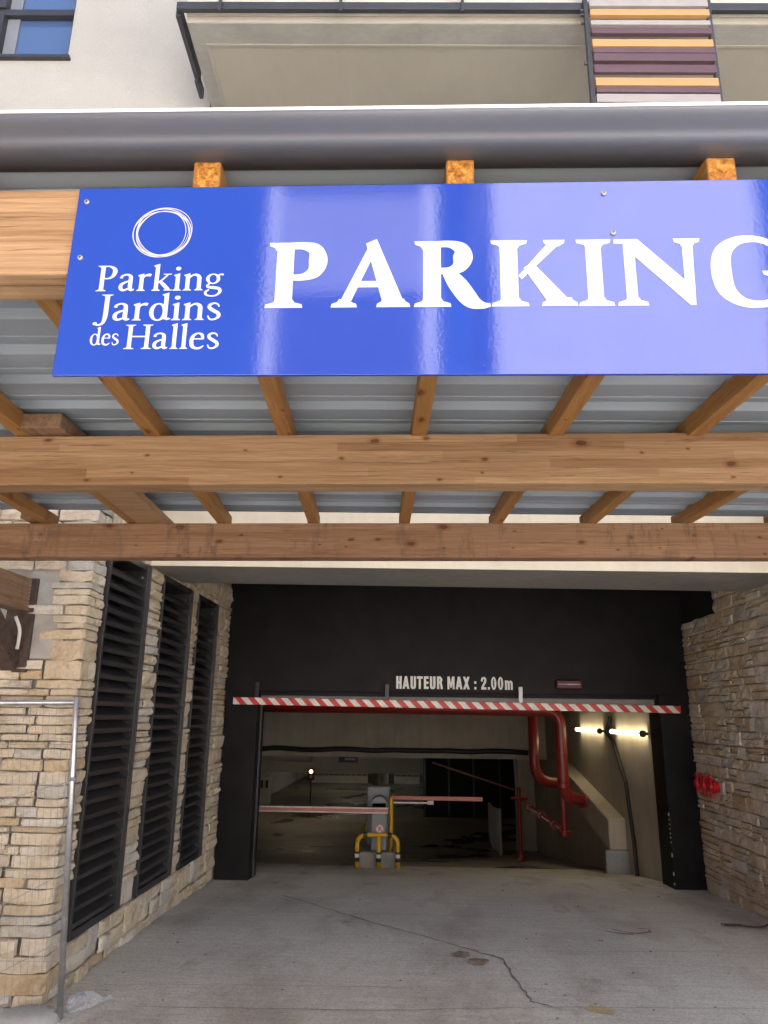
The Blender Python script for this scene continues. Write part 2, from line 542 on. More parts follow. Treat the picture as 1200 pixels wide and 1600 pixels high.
bm = B(); box(bm, -12, 3.36, 9.96, 18.0, 2.36, 2.6); box(bm, -12, 10, 18.5, 50, 1.30, 1.6)
tag(obj('ceiling', bm, M['concrete']), 'dark concrete ceiling slabs inside the garage', 'ceiling', kind='structure')
bm = B(); box(bm, -12, 3.04, 18.0, 18.5, 1.0, 2.7)
tag(obj('ceiling_beam', bm, M['concrete_in']), 'deep concrete downstand across the garage ramp', 'beam', kind='structure')
bm = B(); box(bm, 3.05, 3.4, 9.96, 24.0, -1.6, 2.7)
tag(obj('wall_right', bm, M['concrete_in']), 'board marked concrete side wall inside the garage', 'wall', kind='structure')
bm = B(); box(bm, -6.5, -6.2, 9.96, 50, -1.6, 2.7)
tag(obj('wall_left', bm, M['concrete_in']), 'pale concrete side wall deep inside the garage', 'wall', kind='structure')
bm = B(); box(bm, -12, 10, 46, 46.3, -1.6, 2.7)
tag(obj('wall_back', bm, M['brick_in']), 'dim back wall at the far end of the garage', 'wall', kind='structure')
bm = B(); box(bm, 3.4, 10, 23.7, 24, -1.6, 2.7)
tag(obj('wall_return', bm, M['concrete_in']), 'concrete return wall behind the garage ramp', 'wall', kind='structure')

# slim marks on the driveway: cracks and sprayed paint, thin sheets on the concrete
def ribbon_xy(name, pts, w, mat, parent, lift=.004, jit=.0):
    bm = B()
    L, Rr = [], []
    for i, p in enumerate(pts):
        a = Vector(pts[max(i - 1, 0)]); b = Vector(pts[min(i + 1, len(pts) - 1)])
        d = (b - a).normalized(); s = Vector((-d.y, d.x))
        ww = w * random.uniform(.5, 1.3) / 2
        q = Vector(p) + s * random.uniform(-jit, jit)
        for lst, sg in ((L, 1), (Rr, -1)):
            c = q + s * ww * sg
            lst.append(bm.verts.new((c.x, c.y, ground_z(c.y) + lift)))
    for i in range(len(pts) - 1): bm.faces.new((L[i], Rr[i], Rr[i + 1], L[i + 1]))
    return obj(name, bm, mat, parent)
def lerp_path(pts, n):
    out = []
    for a, b in zip(pts, pts[1:]):
        for i in range(n): out.append((a[0] + (b[0] - a[0]) * i / n, a[1] + (b[1] - a[1]) * i / n))
    return out + [pts[-1]]
ribbon_xy('crack', lerp_path([(-1.4, 8.62), (-.5, 7.65), (.478, 6.735), (.69, 6.55), (.74, 6.0), (.778, 5.65), (.90, 5.57)], 9), .016, M['crack'], driveway, .004, .012)
ribbon_xy('crack', lerp_path([(-2.0, 5.76), (-.2, 5.85), (.2, 5.86)], 12), .005, M['crack'], driveway, .004, .008)
ribbon_xy('crack', lerp_path([(-1.8, 5.36), (-.2, 5.42), (.9, 5.56), (2.4, 5.64)], 12), .006, M['crack'], driveway, .004, .008)
ribbon_xy('crack', lerp_path([(.48, 6.735), (1.6, 6.80), (2.6, 6.9)], 10), .004, M['crack'], driveway, .004, .008)
ribbon_xy('red_spray_mark', [(1.78, 7.50), (1.86, 7.42), (1.97, 7.37), (2.10, 7.42), (2.12, 7.52), (2.02, 7.55)], .03, M['paint_red'], driveway)
ribbon_xy('red_spray_mark', [(1.70, 7.42), (1.80, 7.36), (1.93, 7.33)], .03, M['paint_red'], driveway)
ribbon_xy('yellow_spray_mark', [(1.13, 5.58), (1.2, 5.53), (1.29, 5.50)], .10, M['paint_yel'], driveway)

# floor dashes inside
for y, xs in ((12.9, [-2.3, -1.75, -1.2, -.65, -.1, .45, 1.0]), (17.6, [-2.6, -1.9, -1.2, -.5])):
    for x in xs:
        bm = B()
        q = [(x, y), (x + .3, y), (x + .3, y + .18), (x, y + .18)]
        bm.faces.new([bm.verts.new((a, b, ground_z(b) + .005)) for a, b in q])
        obj('floor_dash', bm, M['roadyellow'], garage_floor)

# ------------------------------------------------------------------ dry stone walls
stone_meshes = []
corner_meshes = []
def make_stone(corner):
    me = bpy.data.meshes.new('corner_stone' if corner else 'stone')
    bm = B()
    zs = [-.5, -.41, -.05, .39, .5]
    def j(a): return random.uniform(-a, a)
    if corner:
        path = [(-.5, -.30), (-.46, -.47), (-.12, -.5), (.25, -.5), (.45, -.47), (.5, -.38), (.5, -.05), (.5, .3), (.47, .46), (.38, .5)]
    else:
        path = [(-.5, -.30), (-.475, -.46), (-.2, -.5), (.14, -.5), (.47, -.46), (.5, -.30)]
    tw = [j(.075) for _ in path]
    grid = []
    for iz, z in enumerate(zs):
        edge = iz in (0, len(zs) - 1)
        row = []
        for ip, (x, y) in enumerate(path):
            cx, cy = (x * .975, y * .965) if edge else (x, y)
            if not edge and 0 < ip < len(path) - 1:
                cx += j(.02); cy += j(.10) if not corner else j(.028)
            zz = z + tw[ip] * (1 if edge else .5) + (j(.03) if not edge else 0)
            row.append(bm.verts.new((cx, cy + (.07 if edge and not corner else 0), zz)))
        grid.append(row)
    for a, b in zip(grid, grid[1:]):
        for k in range(len(path) - 1): bm.faces.new((a[k], a[k + 1], b[k + 1], b[k]))
    for row, rev in ((grid[0], True), (grid[-1], False)):
        bk = [bm.verts.new((.5 if not corner else .3, .5, row[0].co.z)), bm.verts.new((-.5, .5, row[0].co.z))]
        loop = row + bk
        bm.faces.new(loop[::-1] if rev else loop)
    bmesh.ops.recalc_face_normals(bm, faces=bm.faces)
    bm.to_mesh(me); bm.free()
    me.materials.append(M['stone'])
    return me
for _ in range(26): stone_meshes.append(make_stone(False))
for _ in range(14): corner_meshes.append(make_stone(True))

CAM = Vector((0, 0, 1.93))
def lay(parent, specs, limit=300):
    """specs: (mesh, centre, rotz, size). The largest in view are parts, the rest one stuff part"""
    def weight(s):
        p = Vector(s[1]) - CAM
        u, v, d = p.dot(right), p.dot(down), p.dot(fwd)
        seen = abs(u / d) < .54 and abs(v / d) < .71 and not (s[1][0] > 3.42 and s[1][1] < 5.7)
        return s[3][0] * s[3][2] / p.length_squared * (1 if seen else .001)
    specs = sorted(specs, key=weight, reverse=True)
    rest = B()
    inv = parent_matrix(parent).inverted()
    for i, (me, c, rz, sz) in enumerate(specs):
        mw = inv @ Matrix.Translation(c) @ Matrix.Rotation(rz, 4, 'Z') @ Matrix.Rotation(random.uniform(-.022, .022), 4, 'Y') @ Matrix.Diagonal((*sz, 1))
        if i < limit:
            o = bpy.data.objects.new('stone', me)
            col.objects.link(o)
            o.parent = parent
            o.matrix_basis = mw
        else:
            n0 = len(rest.verts)
            rest.from_mesh(me)
            rest.verts.ensure_lookup_table()
            for v in rest.verts[n0:]: v.co = mw @ v.co
    if len(specs) > limit:
        o = obj('stonework', rest, M['stone'], parent, local=True)
        tag(o, kind='stuff')

def courses(z0, z1, cuts, lo=.05, hi=.105):
    zs, z = [z0], z0
    cuts = sorted(cuts) + [z1]
    for c in cuts:
        while c - zs[-1] > hi * 1.3: zs.append(zs[-1] + random.uniform(lo, hi))
        if c - zs[-1] > lo * .6: zs.append(c)
        else: zs[-1] = c
    return zs
def cells(a, b, za, zb, lo, hi):
    out = []
    for p, q_ in split_run(a, b, lo, hi):
        if zb - za > .095 and random.random() < .55:
            m = za + (zb - za) * random.uniform(.36, .64)
            if q_ - p > .26 and random.random() < .5:
                w = p + (q_ - p) * random.uniform(.38, .62)
                top_split = random.random() < .5
                out += [(p, q_, za, m), (p, w, m, zb), (w, q_, m, zb)] if top_split else [(p, w, za, m), (w, q_, za, m), (p, q_, m, zb)]
            else:
                out += [(p, q_, za, m), (p, q_, m, zb)]
        else:
            out.append((p, q_, za, zb))
    return out
def split_run(a, b, lo, hi):
    out, p = [], a
    while b - p > hi * 1.25:
        q = p + random.uniform(lo, hi); out.append((p, q)); p = q
    out.append((p, b))
    if len(out) > 1 and out[-1][1] - out[-1][0] < lo * .6:
        (a0, _), (_, b1) = out[-2], out[-1]
        out[-2:] = [(a0, b1)]
    return out
G = .008
XL = -2.39
YF = 5.27
LOUV = [(5.575, 6.475), (6.85, 7.77), (8.02, 8.83)]
LZ0, LZ1 = .40, 3.21
left_wall = thing('stone_wall', 'tan ledge stone wall with squared corner beside the black louvres', 'wall', (-3.0, 7.0, 0.05))
bm = B()
box(bm, -7.0, -2.62, YF + .05, 9.5, -.2, 4.2)
box(bm, -2.62, XL - .035, YF + .05, LOUV[0][0], -.2, 4.2)
box(bm, -2.62, XL - .035, LOUV[0][1], LOUV[1][0], LZ0, LZ1)
box(bm, -2.62, XL - .035, LOUV[1][1], LOUV[2][0], LZ0, LZ1)
box(bm, -2.62, XL - .035, LOUV[2][1], 9.498, LZ0, LZ1)
box(bm, -2.62, XL - .035, LOUV[0][0], 9.498, -.2, LZ0)
box(bm, -2.62, XL - .035, LOUV[0][0], 9.498, LZ1, 4.2)
obj('wall_core', bm, M['mortar'], left_wall)
specs = []
zs = courses(.04, 3.95, [LZ0, LZ1], .075, .185)
def dep(): return random.uniform(.090, .122)
for za, zb in zip(zs, zs[1:]):
    # corner blocks wrap round into the passage
    cuts = [za, za + (zb - za) * random.uniform(.4, .6), zb] if zb - za > .09 and random.random() < .8 else [za, zb]
    for ca, cb in zip(cuts, cuts[1:]):
        h = cb - ca - G
        zc = (ca + cb) / 2
        L = random.uniform(.15, .36)
        D = LOUV[0][0] - YF - .012
        o1, o2 = random.uniform(-.014, .014), random.uniform(-.012, .008)
        cut_d = D if random.random() < .45 else D * random.uniform(.45, .75)
        specs.append((random.choice(corner_meshes), (XL - L / 2 + o2, YF + cut_d / 2 + o1 * .5, zc), 0, (L, cut_d, h)))
        if cut_d < D:
            a, b = YF + cut_d + G, YF + D
            specs.append((random.choice(stone_meshes), (XL - .05 + .0, (a + b) / 2, zc), R(90), (b - a, .10, h)))
        if len(cuts) == 3:
            for a, b in split_run(-3.55, XL - L - G, .12, .34):
                if b < -2.60 + random.uniform(-.04, .05) and 2.36 < zc < 2.98: continue
                d = dep()
                specs.append((random.choice(stone_meshes), ((a + b) / 2, YF + .10 - d / 2, zc), 0, (b - a - G, d, h)))
    if len(cuts) == 2:
        for a, b, c0, c1 in cells(-3.55, XL - L - G, za, zb, .12, .34):
            zc = (c0 + c1) / 2
            if b < -2.60 + random.uniform(-.04, .05) and 2.36 < zc < 2.98: continue
            d = dep()
            specs.append((random.choice(stone_meshes), ((a + b) / 2, YF + .10 - d / 2, zc), 0, (b - a - G, d, c1 - c0 - G)))
    # passage face
    free = [(LOUV[0][0] + .0, 9.49)]
    if za >= LZ0 - .01 and zb <= LZ1 + .01:
        free = [(LOUV[0][1] + .005, LOUV[1][0] - .005), (LOUV[1][1] + .005, LOUV[2][0] - .005), (LOUV[2][1] + .005, 9.49)]
    for fa, fb in free:
        for a, b, c0, c1 in cells(fa, fb, za, zb, .14, .36):
            d = dep()
            specs.append((random.choice(stone_meshes), (XL - .10 + d / 2, (a + b) / 2, (c0 + c1) / 2), R(90), (b - a - G, d, c1 - c0 - G)))
lay(left_wall, specs)
bm = B(); box(bm, -3.4, -2.55, YF + .028, YF + .07, 2.3, 3.02)
obj('mortar_patch', bm, M['mortar_patch'], left_wall)

XR = 3.36
right_wall = thing('stone_wall', 'shaded grey brown ledge stone wall carrying the red fire inlets', 'wall', (XR + .3, 8.0, .05))
bm = B()
box(bm, XR + .035, XR + 3.6, 5.6, 9.95, -.2, 3.09)
box(bm, XR + .035, XR + 3.6, 5.6, 8.44, 3.09, 4.2)
box(bm, XR + .30, XR + 3.6, 8.44, 9.95, 3.09, 4.2)
obj('wall_core', bm, M['mortar'], right_wall)
specs = []
zs = courses(.02, 3.62, [3.09], .10, .17)
for za, zb in zip(zs, zs[1:]):
    end = 9.49 if zb < 3.12 else 8.44
    for a, b, c0, c1 in cells(5.56, end, za, zb, .16, .42):
        d = random.uniform(.092, .110)
        specs.append((random.choice(stone_meshes), (XR + .10 - d / 2, (a + b) / 2, (c0 + c1) / 2), R(-90), (b - a - G, d, c1 - c0 - G)))
for za, zb in zip(zs, zs[1:]):
    for a, b, c0, c1 in cells(XR + .04, XR + 1.7, za, zb, .16, .42):
        specs.append((random.choice(stone_meshes), ((a + b) / 2, 5.62, (c0 + c1) / 2), 0, (b - a - G, random.uniform(.10, .12), c1 - c0 - G)))
lay(right_wall, specs)
bm = B(); box(bm, XR + .03, XR + .10, 8.46, 9.49, 3.12, 4.0)
obj('black_vent_panel', bm, M['void'], right_wall)

# ------------------------------------------------------------------ louvre panels
names = ['tall black louvre panel next to the wall corner by the fence',
         'tall black louvre panel between two strips of stone, middle of three',
         'tall black louvre panel beside the black garage pier']
for (a, b), lab in zip(LOUV, names):
    t = thing('louvre_panel', lab, 'louvre', (XL, (a + b) / 2, LZ0), 'black louvres in the stone wall')
    bm = B()
    x0, x1 = XL - .22, XL + .012
    w = .055
    a2, b2 = a + .004, b - .004
    box(bm, x0, x1, a2, a2 + w * .6, LZ0 + .003, LZ1 - .003, .004)
    box(bm, x0, x1, b2 - w * 1.5, b2, LZ0 + .003, LZ1 - .003, .004)
    box(bm, x0, x1 - .003, a2 + w * .6, b2 - w * 1.5, LZ0 + .003, LZ0 + .06, .004)
    box(bm, x0, x1 - .003, a2 + w * .6, b2 - w * 1.5, LZ1 - .06, LZ1 - .003, .004)
    box(bm, x0, x1 + .018, b2 - w * 1.5 + .02, b2 - w * .55, LZ0 + .02, LZ1 - .02, .004)
    obj('frame', bm, M['louvre_frame'], t)
    bm = B(); box(bm, x0 + .0, x0 + .01, a2 + w * .6, b2 - w * 1.5, LZ0 + .06, LZ1 - .06)
    obj('backing', bm, M['void'], t)
    # one blade mesh, shared
    bm = B()
    ya, yb = a2 + w * .6 + .002, b2 - w * 1.5 - .002
    prof = [(XL + .006, -.024), (XL + .006, -.054), (XL - .004, -.058), (XL - .125, .036), (XL - .120, .052), (XL - .100, .044)]
    va = [bm.verts.new((x, ya, z)) for x, z in prof]; vb = [bm.verts.new((x, yb, z)) for x, z in prof]
    for i in range(6): bm.faces.new((va[i], va[(i + 1) % 6], vb[(i + 1) % 6], vb[i]))
    bm.faces.new(va); bm.faces.new(vb[::-1])
    first = None
    z = LZ0 + .13
    inv = parent_matrix(t).inverted()
    while z < LZ1 - .07:
        if first is None:
            first = obj('slat', bm, M['louvre'], t); o = first
        else:
            o = first.copy(); col.objects.link(o)
        o.matrix_basis = inv @ Matrix.Translation((random.uniform(-.003, .003), 0, z + random.uniform(-.003, .003)))
        z += .1005
    for zz in (LZ0 + .12, (LZ0 + LZ1) / 2, LZ1 - .12):
        bm = B(); tube(bm, [(x1 - .05, b2 - w * 1.5 - .012, zz), (x1 - .035, b2 - w * 1.5 - .012, zz)], .010, 8)
        obj('screw', bm, M['steel'], t)

# ------------------------------------------------------------------ garage entrance: black front wall
front = thing('garage_front', 'black painted wall round the garage opening with white height lettering', 'wall', (.5, 9.7, .03))
bm = B(); box(bm, XL, -1.975, 9.5, 9.95, -.1, 2.22, .006)
obj('pier', bm, M['black'], front)
bm = B(); box(bm, 3.01, XR + .08, 9.5, 9.95, -.1, 2.22, .006)
obj('pier', bm, M['black'], front)
bm = B(); box(bm, XL - .3, XR + .4, 9.503, 9.947, 2.22, 4.4)
obj('upper_panel', bm, M['black'], front)
bm = B(); box(bm, -1.974, 3.009, 9.58, 9.63, 2.165, 2.219); obj('shutter_guide', bm, M['black'], front)
bm = B(); box(bm, -1.97, 3.005, 9.66, 9.72, 2.06, 2.17, .004); obj('shutter_edge', bm, M['shutter'], front)
bm = B(); box(bm, -1.973, -1.955, 9.70, 9.76, .0, 2.16); obj('guide_rail', bm, M['anthracite'], front)
bm = B()
pts = [(3.005 + random.uniform(0, .004), z) for z in [0.03 + .05 * i for i in range(18)]]
for x, z in pts:
    if random.random() < .35: box(bm, 3.004, 3.017, 9.496, 9.512, z, z + random.uniform(.008, .045))
tag(obj('chipped_edge', bm, M['mortar_patch'], front), kind='stuff')

bm = B(); box(bm, 1.75, 2.075, 9.43, 9.503, 2.272, 2.392, .02)
lamp = tag(obj('emergency_light', bm, M['lens_red']), 'dark red oblong light fitting on the black wall', 'light')
bm = B(); box(bm, 1.775, 2.05, 9.426, 9.431, 2.330, 2.337); o = obj('painted_highlight', bm, M['white'], lamp)  # thin white box paints the highlight on the fitting

# lintel across the passage
lintel = thing('concrete_lintel', 'cream edged concrete lintel spanning the passage above the garage', 'lintel', (.5, 6.9, 3.2))
bm = B()
xa, xb = XL + .004, XR + .03
za_, zb_ = 3.216, 3.168
vsl = [(xa, 6.45, za_), (xb, 6.45, zb_), (xb, 7.55, zb_ + .02), (xa, 7.40, za_ + .01)]
lo = [bm.verts.new(p) for p in vsl]; hi = [bm.verts.new((p[0], p[1], 4.2)) for p in vsl]
fs = [bm.faces.new(lo[::-1]), bm.faces.new(hi)]
for i in range(4): fs.append(bm.faces.new((lo[i], lo[(i + 1) % 4], hi[(i + 1) % 4], hi[i])))
fs[0].material_index = 1
fs[4].material_index = 1
obj('beam', bm, [M['lintel'], M['concrete']], lintel)

# ------------------------------------------------------------------ flat lettering made of strokes
def cr(pts, n=8):
    """smooth path through points"""
    P = [Vector(p) for p in pts]
    out = []
    for i in range(len(P) - 1):
        p0, p1, p2, p3 = P[max(i - 1, 0)], P[i], P[i + 1], P[min(i + 2, len(P) - 1)]
        for k in range(n):
            t = k / n
            out.append(.5 * ((2 * p1) + (p2 - p0) * t + (2 * p0 - 5 * p1 + 4 * p2 - p3) * t * t + (3 * p1 - p0 - 3 * p2 + p3) * t ** 3))
    return out + [P[-1]]
def rib(pts, n=8):
    """variable width stroke: points are (x, y, width)"""
    q = cr([(a, b, c) for a, b, c in pts], n)
    L, Rr = [], []
    for i, p in enumerate(q):
        d = (q[min(i + 1, len(q) - 1)] - q[max(i - 1, 0)]); d = Vector((d.x, d.y)).normalized()
        s = Vector((-d.y, d.x)) * p.z / 2
        L.append((p.x + s.x, p.y + s.y)); Rr.append((p.x - s.x, p.y - s.y))
    return ('strip', L, Rr)
def bar(x0, y0, x1, y1): return ('poly', [(x0, y0), (x1, y0), (x1, y1), (x0, y1)])
def poly(*p): return ('poly', list(p))
def ring(cx, cy, rx, ry, tx, ty, a0=0, a1=360, n=32):
    L, Rr = [], []
    for i in range(n + 1):
        a = R(a0 + (a1 - a0) * i / n)
        L.append((cx + rx * math.cos(a), cy + ry * math.sin(a)))
        Rr.append((cx + (rx - tx) * math.cos(a), cy + (ry - ty) * math.sin(a)))
    return ('strip', L, Rr)
def disc(cx, cy, r): return ('poly', [(cx + r * math.cos(k * math.pi / 9), cy + r * math.sin(k * math.pi / 9)) for k in range(18)])
def foot(cx, sw, half, h=.07, y=0.0, up=1, br=.055):
    """bracketed serif under (up=1) or over (up=-1) a stem"""
    p = [(cx - half, y), (cx + half, y), (cx + half - .012, y + up * h * .75), (cx + sw / 2 + br * .45, y + up * (h + .012)), (cx + sw / 2, y + up * (h + br)),
         (cx - sw / 2, y + up * (h + br)), (cx - sw / 2 - br * .45, y + up * (h + .012)), (cx - half + .012, y + up * h * .75)]
    return ('poly', p if up > 0 else p[::-1])
S = .235
BIG = {
 'P': (.82, [bar(.13, .1, .13 + S, .9), foot(.255, S, .255), foot(.235, S, .22, y=1, up=-1), rib([(.3, .945, .11), (.5, .945, .12), (.65, .88, .20), (.695, .715, .255), (.65, .55, .20), (.5, .465, .11), (.3, .46, .09)])]),
 'A': (1.04, [poly((.10, .06), (.245, .06), (.575, .86), (.50, .98)), poly((.44, .975), (.585, 1.045), (.965, .06), (.68, .06)), bar(.26, .30, .70, .395), foot(.165, .13, .175), foot(.82, .28, .225)]),
 'R': (1.0, [bar(.12, .1, .12 + S, .9), foot(.245, S, .245), foot(.225, S, .225, y=1, up=-1), rib([(.3, .95, .10), (.48, .95, .11), (.62, .88, .20), (.65, .745, .26), (.60, .61, .20), (.48, .545, .11), (.3, .54, .10)]), rib([(.44, .54, .16), (.58, .33, .25), (.74, .10, .23), (.89, .02, .11), (1.0, .025, .05)])]),
 'K': (1.12, [bar(.12, .1, .12 + S, .9), foot(.245, S, .245), foot(.245, S, .245, y=1, up=-1), poly((.36, .46), (.40, .40), (.93, .95), (.76, .95)), foot(.845, .14, .145, y=1, up=-1, br=.03), poly((.43, .575), (.55, .66), (1.04, .05), (.735, .05)), foot(.885, .30, .235)]),
 'I': (.53, [bar(.14, .1, .14 + S, .9), foot(.265, S, .265), foot(.265, S, .265, y=1, up=-1)]),
 'N': (1.1, [poly((.12, .06), (.265, .06), (.265, .95), (.12, .95)), foot(.20, .145, .20), poly((.0, 1.0), (.315, 1.0), (.90, .36), (1.0, .0), (.93, .0), (.235, .765), (.12, .93), (.0, .93)), poly((.88, .25), (.93, .0), (1.0, .0), (1.03, .95), (.89, .95)), foot(.955, .14, .175, y=1, up=-1)]),
 'G': (1.05, [rib([(.88, .77, .03), (.80, .91, .09), (.60, .985, .10), (.36, .95, .14), (.18, .78, .23), (.135, .5, .265), (.18, .22, .23), (.36, .045, .14), (.60, .01, .10), (.80, .06, .13), (.92, .12, .10)]), bar(.755, .08, .97, .42), foot(.86, .215, .205, y=.50, up=-1, br=.05), poly((.86, .98), (.93, .98), (.93, .70), (.90, .70))]),
}
s_, th, xh = .118, .048, .66
def sf(cx, y=0, half=.125, up=1): return foot(cx, s_, half, .036, y, up, .05)
def flag(x, y): return poly((x - .11, y - .075), (x - .11, y - .05), (x + s_ * .5, y + .02), (x + s_ * .5, y - .10), (x - s_ * .5, y - .12))
def stem(cx, h, f=True): return [bar(cx - s_ / 2, .02, cx + s_ / 2, h - .03), sf(cx)] + ([flag(cx, h)] if f else [])
SM = {
 'P': (.66, [bar(.12, .03, .245, .97), sf(.18, half=.15), sf(.17, 1, .15, -1), rib([(.2, .97, .05), (.36, .97, .055), (.5, .88, .11), (.53, .74, .13), (.48, .58, .10), (.36, .49, .055), (.22, .5, .05)])]),
 'J': (.42, [rib([(.25, .97, .125), (.25, .5, .125), (.245, .15, .12), (.2, -.09, .09), (.08, -.17, .06), (.0, -.13, .06)]), disc(.0, -.115, .06), sf(.25, 1, .155, -1)]),
 'H': (.86, [bar(.12, .03, .245, .97), sf(.18, half=.16), sf(.18, 1, .16, -1), bar(.64, .03, .765, .97), sf(.70, half=.16), sf(.70, 1, .16, -1), bar(.2, .48, .70, .535)]),
 'a': (.52, [rib([(.07, .50, .09), (.1, .59, .07), (.22, .645, .06), (.33, .58, .10), (.345, .42, .118), (.345, .15, .118), (.38, .045, .10), (.47, .06, .04)]), rib([(.34, .40, .05), (.2, .34, .07), (.09, .24, .10), (.085, .1, .11), (.17, .03, .08), (.34, .11, .045)])]),
 'r': (.43, stem(.14, xh) + [rib([(.16, .46, .05), (.23, .58, .06), (.33, .62, .10), (.40, .60, .10)])]),
 'k': (.60, stem(.14, 1.04) + [rib([(.17, .30, .05), (.3, .42, .05), (.45, .62, .05)]), bar(.33, .625, .56, .66), rib([(.24, .37, .09), (.36, .22, .115), (.5, .03, .115)]), bar(.37, 0, .61, .035)]),
 'i': (.29, stem(.14, xh) + [disc(.14, .86, .075)]),
 'n': (.62, stem(.14, xh) + [rib([(.17, .48, .05), (.27, .59, .06), (.38, .61, .09), (.46, .52, .115), (.47, .36, .118), (.47, .03, .118)]), sf(.47)]),
 'g': (.55, [ring(.24, .45, .20, .205, .095, .045), rib([(.16, .26, .05), (.09, .20, .06), (.13, .13, .09), (.28, .105, .11), (.43, .06, .10), (.46, -.06, .085), (.36, -.19, .055), (.2, -.215, .05), (.07, -.16, .07), (.06, -.05, .07), (.15, .03, .04)]), rib([(.37, .57, .04), (.44, .62, .055), (.53, .61, .075)])]),
 'd': (.60, [ring(.26, .32, .235, .34, .115, .05), bar(.39, .04, .505, 1.02), flag(.447, 1.04), poly((.50, .0), (.60, .04), (.60, .075), (.50, .1), (.40, .06))]),
 's': (.43, [rib([(.34, .50, .03), (.30, .60, .05), (.2, .64, .06), (.1, .58, .085), (.09, .47, .10), (.2, .36, .115), (.32, .26, .11), (.34, .13, .09), (.24, .03, .06), (.12, .035, .055), (.06, .17, .03)])]),
 'e': (.50, [rib([(.44, .13, .035), (.36, .05, .07), (.25, .02, .09), (.11, .1, .115), (.075, .32, .12), (.12, .53, .10), (.25, .635, .06), (.37, .58, .09), (.41, .42, .08)]), bar(.1, .38, .44, .425)]),
 'l': (.29, stem(.14, 1.04)),
}
q = .21
SANS = {
 'H': (.60, [bar(.06, 0, .06 + q, 1), bar(.36, 0, .36 + q, 1), bar(.2, .4, .4, .59)]),
 'A': (.64, [poly((.0, 0), (.21, 0), (.42, 1), (.22, 1)), poly((.43, 0), (.64, 0), (.42, 1), (.22, 1)), bar(.17, .18, .47, .36)]),
 'U': (.60, [rib([(.16, 1, q), (.16, .3, q), (.2, .11, .2), (.31, .09, .19), (.42, .11, .2), (.46, .3, q), (.46, 1, q)])]),
 'T': (.54, [bar(.165, 0, .165 + q, .85), bar(.0, .81, .54, 1)]),
 'E': (.52, [bar(.06, 0, .06 + q, 1), bar(.2, 0, .5, .19), bar(.2, .41, .48, .59), bar(.2, .81, .5, 1)]),
 'R': (.62, [bar(.06, 0, .06 + q, 1), rib([(.2, .905, .19), (.34, .905, .19), (.46, .73, .20), (.34, .53, .18), (.2, .53, .18)]), poly((.33, .5), (.49, .55), (.62, 0), (.41, 0))]),
 'M': (.76, [bar(.05, 0, .05 + .18, 1), bar(.53, 0, .53 + .18, 1), poly((.1, 1), (.27, 1), (.45, .12), (.31, .12)), poly((.49, 1), (.66, 1), (.45, .12), (.31, .12))]),
 'X': (.62, [poly((0, 0), (.22, 0), (.62, 1), (.40, 1)), poly((0, 1), (.22, 1), (.62, 0), (.40, 0))]),
 ':': (.30, [bar(.06, 0, .25, .2), bar(.06, .45, .25, .65)]),
 '.': (.26, [bar(.04, 0, .22, .2)]),
 '2': (.56, [rib([(.11, .64, .18), (.14, .83, .19), (.28, .905, .18), (.42, .82, .19), (.41, .62, .20), (.25, .36, .19), (.13, .12, .19)]), bar(.04, 0, .5, .19)]),
 '0': (.58, [ring(.28, .5, .245, .515, .185, .16)]),
 'm': (.84, [bar(.05, 0, .23, .74), rib([(.14, .5, .1), (.27, .64, .17), (.37, .58, .19), (.395, .4, .18), (.395, 0, .18)]), rib([(.42, .52, .1), (.55, .64, .17), (.65, .58, .19), (.675, .4, .18), (.675, 0, .18)])]),
 ' ': (.26, []),
}
def glyph_faces(bm, prims, place, d0=0.0, step=.00012):
    for k, p in enumerate(prims):
        d = d0 + k * step
        if p[0] == 'strip':
            L = [bm.verts.new(place(x, y, d)) for x, y in p[1]]; Rr = [bm.verts.new(place(x, y, d)) for x, y in p[2]]
            for i in range(len(L) - 1):
                bm.faces.new((L[i], Rr[i], Rr[i + 1], L[i + 1]))
        else:
            pts = p[1]
            vv = [bm.verts.new(place(x, y, d)) for x, y in pts]
            for tri in geometry.tessellate_polygon([[Vector((x, y, 0)) for x, y in pts]]):
                try: bm.faces.new([vv[i] for i in tri])
                except ValueError: pass

# height lettering, painted on the black wall
word = 'HAUTEUR MAX : 2.00m'
adv = sum(SANS[c][0] + .05 for c in word)
x0, x1 = -.241, 1.24
k = (x1 - x0) / adv
u = 0
for c in word:
    w, prims = SANS[c]
    if prims:
        bm = B()
        glyph_faces(bm, prims, lambda x, y, d, u=u: (x0 + (u + x) * k, 9.500 - d, 2.262 + y * .155))
        obj('letter', bm, M['letter_white'], front)
    u += w + .05

# ------------------------------------------------------------------ red and white height bar
bm = B(); box(bm, -2.74, 2.74, -.035, .035, -.043, .043, .006)
hb = obj('height_bar', bm, M['stripes'])
hb.location = (.481, 9.40, 2.0685); hb.rotation_euler = (0, math.atan(.047 / 5.48), 0)
tag(hb, 'long red and white striped height limit bar hung across the opening', 'barrier bar')
for x, mt, w in ((-1.98, 'cable', .05), (-.346, 'anthracite', .05), (1.309, 'steel', .05)):
    bm = B()
    z = 2.0685 - (x - .481) * .0086
    xx = x - .481
    box(bm, xx - w / 2, xx + w / 2, .037, .055, .0, .235, .003)
    box(bm, xx - w / 2 + .001, xx + w / 2 - .001, .055, .098, .195, .232)
    o = obj('bracket', bm, M[mt], hb, local=True)

